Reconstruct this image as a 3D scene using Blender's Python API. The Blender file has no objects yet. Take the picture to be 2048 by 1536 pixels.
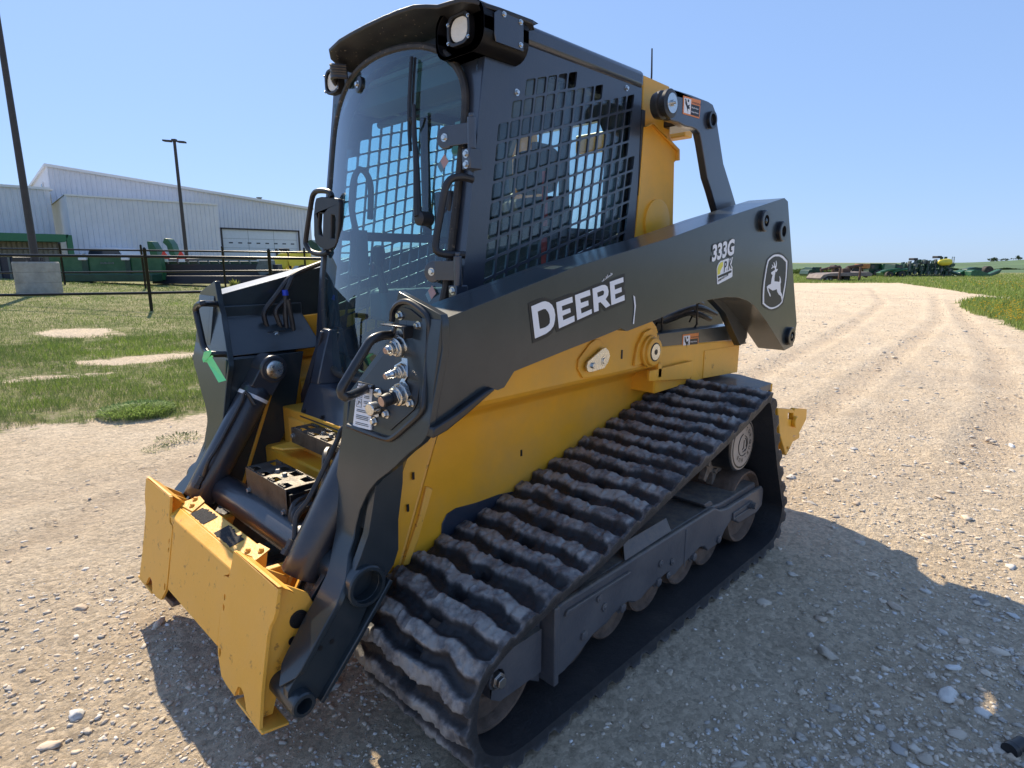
import bpy, bmesh, math, random
import numpy as np
from mathutils import Vector, Matrix, noise
from mathutils.geometry import tessellate_polygon
SC = bpy.context.scene
COL = SC.collection
random.seed(7); RNG = np.random.default_rng(7)
R = math.radians

# ---------------------------------------------------------------- camera, sky, sun, exposure
CAM = Vector((1.8, 1.99, 1.36))
AZ, PITCH = R(44.4), math.atan(243/1190)
DH = Vector((-math.cos(AZ), -math.sin(AZ), 0)); RT = Vector((-math.sin(AZ), math.cos(AZ), 0))
cd = bpy.data.cameras.new('camera'); cam = bpy.data.objects.new('camera', cd); COL.objects.link(cam)
cam.location = CAM
cam.rotation_euler = (DH*math.cos(PITCH) - Vector((0, 0, 1))*math.sin(PITCH)).to_track_quat('-Z', 'Y').to_euler()
cd.sensor_width = 36; cd.lens = 36*1190/2048; cd.clip_start = .05; cd.clip_end = 9000
SC.camera = cam
SUN = Vector((-.32, -1.05, 1)).normalized()
w = bpy.data.worlds.new('World'); SC.world = w; w.use_nodes = True
nt = w.node_tree; bg = nt.nodes['Background']
sky = nt.nodes.new('ShaderNodeTexSky'); sky.sky_type = 'NISHITA'; sky.sun_disc = False
sky.sun_elevation = math.asin(SUN.z); sky.sun_rotation = math.atan2(SUN.x, SUN.y)
sky.air_density = 1.0; sky.dust_density = .2; sky.ozone_density = 6; sky.altitude = 0
gm_ = nt.nodes.new('ShaderNodeGamma'); gm_.inputs[1].default_value = .36; nt.links.new(sky.outputs[0], gm_.inputs[0])
ml_ = nt.nodes.new('ShaderNodeMix'); ml_.data_type = 'RGBA'; ml_.blend_type = 'MULTIPLY'; ml_.inputs[0].default_value = 1; ml_.inputs[7].default_value = (1.24, 1.60, 2.28, 1)
nt.links.new(gm_.outputs[0], ml_.inputs[6]); nt.links.new(ml_.outputs[2], bg.inputs[0]); bg.inputs[1].default_value = .15
sd = bpy.data.lights.new('sun', 'SUN'); sd.energy = 4.5; sd.angle = R(.5); sd.color = (1, .87, .67)
so = bpy.data.objects.new('sun', sd); COL.objects.link(so); so.rotation_euler = (-SUN).to_track_quat('-Z', 'Y').to_euler()
so.location = (0, 0, 30)
SC.render.engine = 'CYCLES'
SC.view_settings.view_transform = 'Standard'; SC.view_settings.look = 'None'
SC.view_settings.exposure = .60; SC.view_settings.gamma = 1

# ---------------------------------------------------------------- materials
def mat(name, col, rough=.5, metal=0, spec=.5, var=0, vscale=6, dust=0, dustcol=(.36, .29, .21), dscale=4, bump=0, bscale=60, coat=0, chips=0, chipcol=(.05, .05, .05), rvar=0, upd=0):
    m = bpy.data.materials.new(name); m.use_nodes = True; t = m.node_tree; b = t.nodes['Principled BSDF']; L = t.links
    b.inputs['Base Color'].default_value = (*col, 1); b.inputs['Roughness'].default_value = rough
    b.inputs['Metallic'].default_value = metal; b.inputs['Specular IOR Level'].default_value = spec
    b.inputs['Coat Weight'].default_value = coat; b.inputs['Coat Roughness'].default_value = .15
    tc = t.nodes.new('ShaderNodeTexCoord'); out = None
    def nz(scale, det=6, ro=.6):
        n = t.nodes.new('ShaderNodeTexNoise'); n.inputs['Scale'].default_value = scale; n.inputs['Detail'].default_value = det; n.inputs['Roughness'].default_value = ro
        L.new(tc.outputs['Object'], n.inputs['Vector']); return n.outputs[0]
    def ramp(src, a, b_, lo=0., hi=1.):
        r = t.nodes.new('ShaderNodeMapRange'); r.inputs[1].default_value = a; r.inputs[2].default_value = b_; r.inputs[3].default_value = lo; r.inputs[4].default_value = hi
        L.new(src, r.inputs[0]); return r.outputs[0]
    def mix(f, a, b_):
        x = t.nodes.new('ShaderNodeMix'); x.data_type = 'RGBA'
        L.new(f, x.inputs[0])
        for s, i in ((a, 6), (b_, 7)):
            if isinstance(s, tuple): x.inputs[i].default_value = (*s, 1)
            else: L.new(s, x.inputs[i])
        return x.outputs[2]
    cur = tuple(col)
    if var:
        cur = mix(ramp(nz(vscale), .3, .7), tuple(c*(1-var) for c in col), tuple(min(1, c*(1+var)) for c in col))
    if chips:
        cur = mix(ramp(nz(chips, 10, .72), .60, .64), cur, chipcol)
    if dust:
        f = ramp(nz(dscale, 8, .7), .42, .85, 0, dust)
        if upd:
            g = t.nodes.new('ShaderNodeNewGeometry'); s = t.nodes.new('ShaderNodeSeparateXYZ'); L.new(g.outputs['Normal'], s.inputs[0])
            u = ramp(s.outputs[2], .2, .9, 0, upd); a = t.nodes.new('ShaderNodeMath'); a.operation = 'MULTIPLY'; L.new(u, a.inputs[0]); L.new(ramp(nz(dscale*5, 8, .7), .3, .6), a.inputs[1])
            a2 = t.nodes.new('ShaderNodeMath'); a2.operation = 'MAXIMUM'; L.new(f, a2.inputs[0]); L.new(a.outputs[0], a2.inputs[1]); f = a2.outputs[0]
        cur = mix(f, cur, dustcol)
        L.new(ramp(f, 0, 1, rough, .9), b.inputs['Roughness'])
    elif rvar:
        L.new(ramp(nz(vscale*1.7), .3, .7, max(0, rough-rvar), rough+rvar), b.inputs['Roughness'])
    if not isinstance(cur, tuple): L.new(cur, b.inputs['Base Color'])
    if bump:
        bp = t.nodes.new('ShaderNodeBump'); bp.inputs['Strength'].default_value = bump; bp.inputs['Distance'].default_value = .01
        L.new(nz(bscale, 4), bp.inputs['Height']); L.new(bp.outputs[0], b.inputs['Normal'])
    return m
M = {}
M['paint'] = mat('charcoal_paint', (.015, .024, .031), .36, spec=.4, var=.10, dust=.05, dscale=3, bump=.04, bscale=220, coat=.5)
M['cabpaint'] = mat('cab_paint', (.026, .034, .052), .34, var=.10, dust=.05, dscale=2.5, bump=.10, bscale=160, coat=.7)
M['yellow'] = mat('yellow_paint', (.84, .405, .025), .34, var=.09, vscale=3, dust=.5, dscale=2.6, dustcol=(.42, .30, .15), bump=.04, bscale=200)
M['yellowworn'] = mat('worn_yellow_paint', (.90, .45, .05), .42, var=.10, vscale=5, dust=.5, dscale=5, dustcol=(.55, .36, .16), bump=.15, bscale=90, chips=22, chipcol=(.50, .22, .03))
M['frame'] = mat('dusty_frame_paint', (.065, .070, .085), .5, var=.15, dust=.30, dscale=6, dustcol=(.22, .19, .15), bump=.15, bscale=90, upd=.95, coat=.2)
M['black'] = mat('black_paint', (.010, .011, .014), .32, var=.2, dust=.08, dscale=8, coat=.2)
M['plastic'] = mat('black_plastic', (.013, .014, .018), .45, var=.2, dust=.07, dscale=10)
M['hose'] = mat('hose_rubber', (.015, .015, .018), .4, dust=.2, dscale=14)
M['barrel'] = mat('cylinder_paint', (.022, .026, .036), .34, coat=.4, dust=.12, dscale=7, bump=.06, bscale=200)
M['chrome'] = mat('chrome_rod', (.75, .75, .76), .12, metal=1)
M['zinc'] = mat('zinc_plated_steel', (.62, .62, .60), .28, metal=1, rvar=.12, vscale=30)
M['steel'] = mat('worn_steel', (.30, .27, .24), .45, metal=.6, var=.3, vscale=30, dust=.7, dscale=14, dustcol=(.16, .11, .08))
M['rust'] = mat('rusty_roller_steel', (.14, .095, .07), .7, metal=.2, var=.4, vscale=18, dust=.6, dscale=8, dustcol=(.22, .17, .13), bump=.4, bscale=60)
M['white'] = mat('white_decal', (.80, .80, .82), .4); M['bdecal'] = mat('black_decal', (.008, .008, .009), .45)
M['orange'] = mat('orange_decal', (.75, .23, .05), .45); M['yel2'] = mat('yellow_decal', (.72, .66, .08), .45)
M['lens'] = mat('lamp_lens', (.72, .68, .58), .15, bump=.5, bscale=40); M['capm'] = mat('hub_cap_sticker', (.50, .40, .31), .6, var=.1, dust=.25, dscale=30, dustcol=(.2, .13, .08))
M['grip'] = mat('grip_tape', (.045, .042, .040), .95, var=.4, vscale=120, bump=.6, bscale=220)
M['step'] = mat('worn_step_steel', (.085, .08, .075), .38, metal=.75, var=.35, vscale=22, dust=.45, dscale=20, bump=.12, bscale=120)
M['seat'] = mat('seat_fabric', (.04, .042, .045), .8); M['inner'] = mat('interior_plastic', (.10, .105, .11), .6)
M['liner'] = mat('headliner', (.16, .17, .18), .8); M['bolt'] = mat('bolt_head', (.32, .31, .30), .35, metal=.9); M['red'] = mat('red_plastic', (.42, .03, .03), .5)
M['pinkdecal'] = mat('pale_decal', (.40, .26, .26), .6); M['paper'] = mat('label_paper', (.36, .37, .30), .6); M['blue'] = mat('blue_tape', (.01, .05, .5), .5)
M['seal'] = mat('dirty_rubber_seal', (.02, .019, .018), .6, chips=60, chipcol=(.20, .15, .10), dust=.25, dscale=20, dustcol=(.2, .16, .12))
M['bronze'] = mat('copper_seal', (.50, .33, .24), .45, metal=.3)
M['tag'] = mat('green_ribbon', (.12, .75, .32), .5); M['ink'] = mat('marker_ink', (.02, .08, .04), .6)

def glassmat(name, tint, rough=0.0, boost=1.0):
    m = bpy.data.materials.new(name); m.use_nodes = True; t = m.node_tree; L = t.links
    for n in list(t.nodes):
        if n.type != 'OUTPUT_MATERIAL': t.nodes.remove(n)
    o = [n for n in t.nodes if n.type == 'OUTPUT_MATERIAL'][0]
    tr = t.nodes.new('ShaderNodeBsdfTransparent'); tr.inputs[0].default_value = (*tint, 1)
    gl = t.nodes.new('ShaderNodeBsdfGlossy'); gl.inputs['Roughness'].default_value = rough; gl.inputs[0].default_value = (.9, .95, 1, 1)
    df = t.nodes.new('ShaderNodeBsdfDiffuse'); df.inputs[0].default_value = (.42, .44, .44, 1)
    fr = t.nodes.new('ShaderNodeLayerWeight'); fr.inputs[0].default_value = .5
    pw = t.nodes.new('ShaderNodeMath'); pw.operation = 'POWER'; pw.inputs[1].default_value = 4.; L.new(fr.outputs['Facing'], pw.inputs[0])
    mm = t.nodes.new('ShaderNodeMath'); mm.operation = 'MULTIPLY_ADD'; mm.inputs[1].default_value = .9; mm.inputs[2].default_value = .075*boost; L.new(pw.outputs[0], mm.inputs[0])
    mx = t.nodes.new('ShaderNodeMixShader'); L.new(mm.outputs[0], mx.inputs[0]); L.new(tr.outputs[0], mx.inputs[1]); L.new(gl.outputs[0], mx.inputs[2])
    tc = t.nodes.new('ShaderNodeTexCoord'); n = t.nodes.new('ShaderNodeTexNoise'); n.inputs['Scale'].default_value = 5; n.inputs['Detail'].default_value = 8; L.new(tc.outputs['Object'], n.inputs[0])
    mr = t.nodes.new('ShaderNodeMapRange'); mr.inputs[1].default_value = .4; mr.inputs[2].default_value = .8; mr.inputs[3].default_value = .01; mr.inputs[4].default_value = .055; L.new(n.outputs[0], mr.inputs[0])
    m2 = t.nodes.new('ShaderNodeMixShader'); L.new(mr.outputs[0], m2.inputs[0]); L.new(mx.outputs[0], m2.inputs[1]); L.new(df.outputs[0], m2.inputs[2])
    L.new(m2.outputs[0], o.inputs[0]); return m
M['glass'] = glassmat('tinted_windshield', (.46, .80, .86), boost=1.3); M['sideglass'] = glassmat('side_glass', (.86, .93, .93), boost=.6)

# rubber: dusty worn lug tops over black carcass, driven by the lug height attribute
def rubbermat():
    m = bpy.data.materials.new('worn_track_rubber'); m.use_nodes = True; t = m.node_tree; L = t.links; b = t.nodes['Principled BSDF']
    at = t.nodes.new('ShaderNodeAttribute'); at.attribute_name = 'lug'
    tc = t.nodes.new('ShaderNodeTexCoord')
    def nz(s, d=8, r=.65):
        n = t.nodes.new('ShaderNodeTexNoise'); n.inputs['Scale'].default_value = s; n.inputs['Detail'].default_value = d; n.inputs['Roughness'].default_value = r; L.new(tc.outputs['Object'], n.inputs[0]); return n.outputs[0]
    a = t.nodes.new('ShaderNodeMath'); a.operation = 'MULTIPLY_ADD'; L.new(nz(22), a.inputs[0]); a.inputs[1].default_value = 1.1; L.new(at.outputs['Fac'], a.inputs[2])
    r = t.nodes.new('ShaderNodeMapRange'); r.inputs[1].default_value = .96; r.inputs[2].default_value = 1.52; L.new(a.outputs[0], r.inputs[0])
    c = t.nodes.new('ShaderNodeValToRGB'); c.color_ramp.elements[0].color = (.020, .020, .023, 1); c.color_ramp.elements[1].color = (.32, .305, .285, 1)
    e = c.color_ramp.elements.new(.35); e.color = (.05, .05, .054, 1); e = c.color_ramp.elements.new(.7); e.color = (.17, .16, .158, 1)
    L.new(r.outputs[0], c.inputs[0])
    mx = t.nodes.new('ShaderNodeMix'); mx.data_type = 'RGBA'; mr = t.nodes.new('ShaderNodeMapRange'); mr.inputs[1].default_value = .5; mr.inputs[2].default_value = .75; mr.inputs[4].default_value = .22; L.new(nz(5), mr.inputs[0]); L.new(mr.outputs[0], mx.inputs[0]); L.new(c.outputs[0], mx.inputs[6]); mx.inputs[7].default_value = (.13, .105, .085, 1)
    L.new(mx.outputs[2], b.inputs['Base Color']); b.inputs['Roughness'].default_value = .55
    bp = t.nodes.new('ShaderNodeBump'); bp.inputs['Strength'].default_value = .9; bp.inputs['Distance'].default_value = .006; L.new(nz(45, 10, .75), bp.inputs['Height']); L.new(bp.outputs[0], b.inputs['Normal'])
    return m
M['rubber'] = rubbermat()

# ---------------------------------------------------------------- mesh helpers
class MB:
    def __init__(s): s.v = []; s.f = []
    def add(s, vs, fs):
        n = len(s.v); s.v += [tuple(v) for v in vs]; s.f += [tuple(i+n for i in f) for f in fs]; return s
    def box(s, lo, hi):
        x0, y0, z0 = lo; x1, y1, z1 = hi
        return s.add([(x0,y0,z0),(x1,y0,z0),(x1,y1,z0),(x0,y1,z0),(x0,y0,z1),(x1,y0,z1),(x1,y1,z1),(x0,y1,z1)],
              [(0,3,2,1),(4,5,6,7),(0,1,5,4),(1,2,6,5),(2,3,7,6),(3,0,4,7)])
    def obox(s, c, ax, ay, az):      # centre + half-axis vectors
        c = Vector(c); ax = Vector(ax); ay = Vector(ay); az = Vector(az)
        vs = [c+i*ax+j*ay+k*az for k in (-1,1) for i, j in ((-1,-1),(1,-1),(1,1),(-1,1))]
        return s.add(vs, [(0,3,2,1),(4,5,6,7),(0,1,5,4),(1,2,6,5),(2,3,7,6),(3,0,4,7)])
    def prism(s, poly, ax, a, b, holes=()):
        """polygon in the plane normal to axis ax ('x': (y,z), 'y': (x,z), 'z': (x,y)), extruded from a to b"""
        loops = [list(poly)]+[list(h) for h in holes]
        def P(p, t): return {'x': (t, p[0], p[1]), 'y': (p[0], t, p[1]), 'z': (p[0], p[1], t)}[ax]
        return s.pmap(loops, lambda p, t: P(p, a if t == 0 else b))
    def pmap(s, loops, fn):
        tris = tessellate_polygon([[Vector((p[0], p[1], 0)) for p in l] for l in loops])
        flat = [p for l in loops for p in l]; n = len(flat); base = len(s.v)
        s.v += [tuple(fn(p, 0)) for p in flat]+[tuple(fn(p, 1)) for p in flat]
        for t in tris:
            s.f.append((base+t[0], base+t[2], base+t[1])); s.f.append((base+t[0]+n, base+t[1]+n, base+t[2]+n))
        o = 0
        for l in loops:
            m = len(l)
            for i in range(m):
                j = (i+1) % m; s.f.append((base+o+i, base+o+j, base+o+j+n, base+o+i+n))
            o += m
        return s
    def tube(s, path, r, n=10, cap=True, closed=False):
        path = [Vector(p) for p in path]; m = len(path); rr = r if isinstance(r, (list, tuple)) else [r]*m
        base = len(s.v); up = None
        for i, p in enumerate(path):
            if closed: t = path[(i+1) % m]-path[i-1]
            else: t = path[min(i+1, m-1)]-path[max(i-1, 0)]
            t.normalize()
            if up is None: up = t.orthogonal().normalized()
            up = (up-t*up.dot(t)).normalized(); sd_ = t.cross(up)
            for k in range(n):
                a = 2*math.pi*k/n; s.v.append(tuple(p+(up*math.cos(a)+sd_*math.sin(a))*rr[i]))
        for i in range(m if closed else m-1):
            j = (i+1) % m
            for k in range(n):
                l = (k+1) % n; s.f.append((base+i*n+k, base+i*n+l, base+j*n+l, base+j*n+k))
        if cap and not closed:
            s.f.append(tuple(base+k for k in reversed(range(n)))); s.f.append(tuple(base+(m-1)*n+k for k in range(n)))
        return s
    def lathe(s, c, axis, prof, n=32, cap=True):
        """prof: (distance along axis, radius)"""
        c = Vector(c); t = Vector(axis).normalized(); u = t.orthogonal().normalized(); v = t.cross(u); base = len(s.v); m = len(prof)
        for d, r in prof:
            for k in range(n):
                a = 2*math.pi*k/n; s.v.append(tuple(c+t*d+(u*math.cos(a)+v*math.sin(a))*r))
        for i in range(m-1):
            for k in range(n):
                l = (k+1) % n; s.f.append((base+i*n+k, base+i*n+l, base+(i+1)*n+l, base+(i+1)*n+k))
        if cap:
            s.f.append(tuple(base+k for k in reversed(range(n)))); s.f.append(tuple(base+(m-1)*n+k for k in range(n)))
        return s
    def cyl(s, a, b, r, n=20, r2=None):
        a = Vector(a); b = Vector(b); return s.lathe(a, b-a, [(0, r), ((b-a).length, r if r2 is None else r2)], n)
    def loft(s, rings, closed=True, cap=True):
        n = len(rings[0]); base = len(s.v)
        for r_ in rings: s.v += [tuple(p) for p in r_]
        for i in range(len(rings)-1):
            for k in range(n if closed else n-1):
                l = (k+1) % n; s.f.append((base+i*n+k, base+i*n+l, base+(i+1)*n+l, base+(i+1)*n+k))
        if cap and closed:
            s.f.append(tuple(base+k for k in reversed(range(n)))); s.f.append(tuple(base+(len(rings)-1)*n+k for k in range(n)))
        return s
    def bolt(s, c, axis, r=.011, h=.008):
        t = Vector(axis).normalized(); c = Vector(c)
        s.lathe(c, t, [(0, r*1.45), (.002, r*1.45)], 14); s.lathe(c+t*.002, t, [(0, r), (h*.8, r), (h, r*.85)], 6); return s
    def text(s, string, size, o, xd, yd, off=.0008, bold=0, th=.0006, align='LEFT', sx=1.):
        cu = bpy.data.curves.new('t', 'FONT'); cu.body = string; cu.size = size; cu.offset = bold; cu.resolution_u = 3; cu.align_x = align
        ob = bpy.data.objects.new('t', cu); COL.objects.link(ob)
        me = ob.to_mesh(); xd = Vector(xd).normalized(); yd = Vector(yd).normalized(); nn = xd.cross(yd); o = Vector(o)
        vs = [o+xd*v.co.x*sx+yd*v.co.y+nn*off for v in me.vertices]; fs = [tuple(p.vertices) for p in me.polygons]
        ob.to_mesh_clear(); bpy.data.objects.remove(ob); bpy.data.curves.remove(cu)
        s.add(vs, fs); return s
    def pieces(s, gap=.0015):
        """one MB for every group of faces that touches nothing else"""
        par = list(range(len(s.v)))
        def find(i):
            while par[i] != i: par[i] = par[par[i]]; i = par[i]
            return i
        for f in s.f:
            a = find(f[0])
            for i in f[1:]: par[find(i)] = a
        comp = {}
        for i in range(len(s.v)): comp.setdefault(find(i), []).append(i)
        cl = []
        for ids in comp.values():
            P_ = [s.v[i] for i in ids]; lo = [min(p[k] for p in P_)-gap for k in range(3)]; hi = [max(p[k] for p in P_)+gap for k in range(3)]; cl.append([lo, hi, ids])
        merged = True
        while merged:
            merged = False
            for a in range(len(cl)):
                for b in range(a+1, len(cl)):
                    A, B_ = cl[a], cl[b]
                    if all(A[0][k] <= B_[1][k] and B_[0][k] <= A[1][k] for k in range(3)):
                        cl[a] = [[min(A[0][k], B_[0][k]) for k in range(3)], [max(A[1][k], B_[1][k]) for k in range(3)], A[2]+B_[2]]; del cl[b]; merged = True; break
                if merged: break
        out = []
        for _, _, ids in cl:
            mp = {i: n for n, i in enumerate(ids)}; m = MB(); m.v = [s.v[i] for i in ids]; m.f = [tuple(mp[i] for i in f) for f in s.f if f[0] in mp]; out.append(m)
        return out
    def build(s, name, material, parent=None, bevel=0, smooth=True, angle=35, seg=2, split=False):
        if split: return [m.build(name, material, parent, bevel, smooth, angle, seg) for m in s.pieces()][0]
        me = bpy.data.meshes.new(name); me.from_pydata(s.v, [], s.f); me.update()
        bm = bmesh.new(); bm.from_mesh(me); bmesh.ops.remove_doubles(bm, verts=bm.verts, dist=1e-5); bmesh.ops.recalc_face_normals(bm, faces=bm.faces); bm.to_mesh(me); bm.free()
        ob = bpy.data.objects.new(name, me); COL.objects.link(ob)
        me.materials.append(M[material] if isinstance(material, str) else material)
        if bevel:
            b = ob.modifiers.new('b', 'BEVEL'); b.width = bevel; b.segments = seg; b.limit_method = 'ANGLE'; b.angle_limit = R(30); b.harden_normals = False
        if smooth:
            me.shade_smooth(); me.set_sharp_from_angle(angle=R(angle))
        if parent: ob.parent = parent
        return ob
def tag(o, label=None, cat=None, group=None, kind=None):
    for k, v in (('label', label), ('category', cat), ('group', group), ('kind', kind)):
        if v: o[k] = v
    return o
def empty(name, loc=(0, 0, 0), rz=0):
    o = bpy.data.objects.new(name, None); COL.objects.link(o); o.location = loc; o.rotation_euler = (0, 0, rz); o.empty_display_size = .2; return o
def copy_tree(o, parent=None):
    c = o.copy(); COL.objects.link(c); c.parent = parent
    for ch in list(o.children): copy_tree(ch, c)
    return c
def smoothpath(pts, step, closed=False):
    """Catmull-Rom through the points, resampled to even steps"""
    P_ = [Vector(p) for p in pts]; n = len(P_); dense = []
    rng = range(n) if closed else range(n-1)
    for i in rng:
        p0 = P_[i-1] if (closed or i) else P_[0]; p1 = P_[i]; p2 = P_[(i+1) % n]; p3 = P_[(i+2) % n] if (closed or i+2 < n) else P_[-1]
        for k in range(12):
            t = k/12; dense.append(.5*((2*p1)+(p2-p0)*t+(2*p0-5*p1+4*p2-p3)*t*t+(3*p1-p0-3*p2+p3)*t**3))
    if not closed: dense.append(P_[-1])
    else: dense.append(dense[0].copy())
    d = [0]
    for a, b in zip(dense, dense[1:]): d.append(d[-1]+(b-a).length)
    m = max(2, round(d[-1]/step)); out = []; j = 0
    for i in range(m if closed else m+1):
        s = d[-1]*i/m
        while j < len(d)-2 and d[j+1] < s: j += 1
        f = (s-d[j])/max(1e-9, d[j+1]-d[j]); out.append(dense[j].lerp(dense[j+1], f))
    return out, d[-1]
def arc(cx, cy, r, a0, a1, n): return [(cx+r*math.cos(R(a0+(a1-a0)*i/n)), cy+r*math.sin(R(a0+(a1-a0)*i/n))) for i in range(n+1)]

# ================================================================ THE TRACK LOADER
# machine axes: +x forward, +y its left side (nearest the camera), z up
LOADER = empty('track_loader')
tag(LOADER, 'large black and yellow tracked loader with white DEERE lettering parked on gravel', 'track loader')

# ---------- undercarriages
BELT = [(-.92,.0),(-.6,.0),(-.2,.0),(.2,.0),(.55,.0),(.80,.004),(.90,.045),(.965,.11),(.993,.20),(.99,.27),(.97,.335),(.905,.395),(.809,.435),(.708,.458),(.644,.475),(.46,.505),(.277,.553),(.1,.597),(-.077,.640),(-.28,.685),(-.49,.736),(-.66,.785),(-.745,.812),(-.80,.812),(-.845,.775),(-.885,.70),(-.94,.57),(-1.006,.423),(-1.075,.29),(-1.115,.20),(-1.10,.11),(-1.03,.03)]
def belt(s, root):
    path, ln = smoothpath([(x, 0, z) for x, z in BELT], .0062, True); n = len(path); per = n/round(ln/.098)
    W = 64; vs = []; lug = []; fs = []
    nr = []
    for i in range(n):
        t = path[(i+2) % n]-path[i-2]; t.normalize(); nr.append(Vector((t.z, 0, -t.x)))
    for i in range(n):
        u = i/per
        for k in range(W+1):
            w_ = k/W; y = .53+.50*w_
            tw = (w_*3.9+.1) % 1.; tw = (tw/.62 if tw < .62 else (1-tw)/.38)-.5
            wav = .13*(tw-.35*tw*abs(tw)*2)+.05*math.sin(2*math.pi*(w_*1.7+.4))+.10*noise.noise(Vector((u*.9, w_*6, s)))+.012*noise.noise(Vector((u*3, w_*22, s)))
            fr = (u+wav) % 1.
            dd = .385+.07*noise.noise(Vector((u*1.3+9, w_*9, s)))+.012*noise.noise(Vector((u*9, w_*40, s)))-abs(fr-.5)
            h = max(0, min(1, dd*5.0)); h = h*h*(3-2*h)
            top = 1-.28*max(0, noise.noise(Vector((i*.05, w_*9, 3+s))))
            ed = min(1, min(w_, 1-w_)*12+.30)
            hh = .026*h*top*(.55+.45*ed)
            fr2 = (u+.06+.5) % 1.
            hole = 1 if abs(w_-.50) < .06 and abs(fr2-.5) < .17 else 0
            hh += .0045*noise.noise(Vector((i*.19, w_*32, 5)))*(1+h) + (.0035)*noise.noise(Vector((i*.45, w_*60, 1)))*(.3+h)
            p = path[i]+nr[i]*(-.026+hh-.024*hole); ymul = y + (.006*h if k in (0, W) else 0)*(1 if k == W else -1)
            vs.append((p.x, s*ymul, p.z)); lug.append(.66 if k >= W-1 else h*.75+.25*h*max(0, noise.noise(Vector((i*.03, w_*4, 11)))+.5)-.6*hole)
        p = path[i]-nr[i]*.052
        for y in (1.028, .90, .66, .532):
            vs.append((p.x, s*y, p.z)); lug.append(.05)
    Q_ = W+1+4
    for i in range(n):
        j = (i+1) % n
        for k in range(Q_):
            l = (k+1) % Q_; fs.append((i*Q_+k, i*Q_+l, j*Q_+l, j*Q_+k))
    me = bpy.data.meshes.new('rubber_belt'); me.from_pydata(vs, [], fs); me.update()
    a = me.attributes.new('lug', 'FLOAT', 'POINT'); a.data.foreach_set('value', lug)
    bm = bmesh.new(); bm.from_mesh(me); bmesh.ops.recalc_face_normals(bm, faces=bm.faces); bm.to_mesh(me); bm.free()
    me.shade_smooth(); me.set_sharp_from_angle(angle=R(50)); me.materials.append(M['rubber'])
    o = bpy.data.objects.new('rubber_belt', me); COL.objects.link(o); o.parent = root

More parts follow.
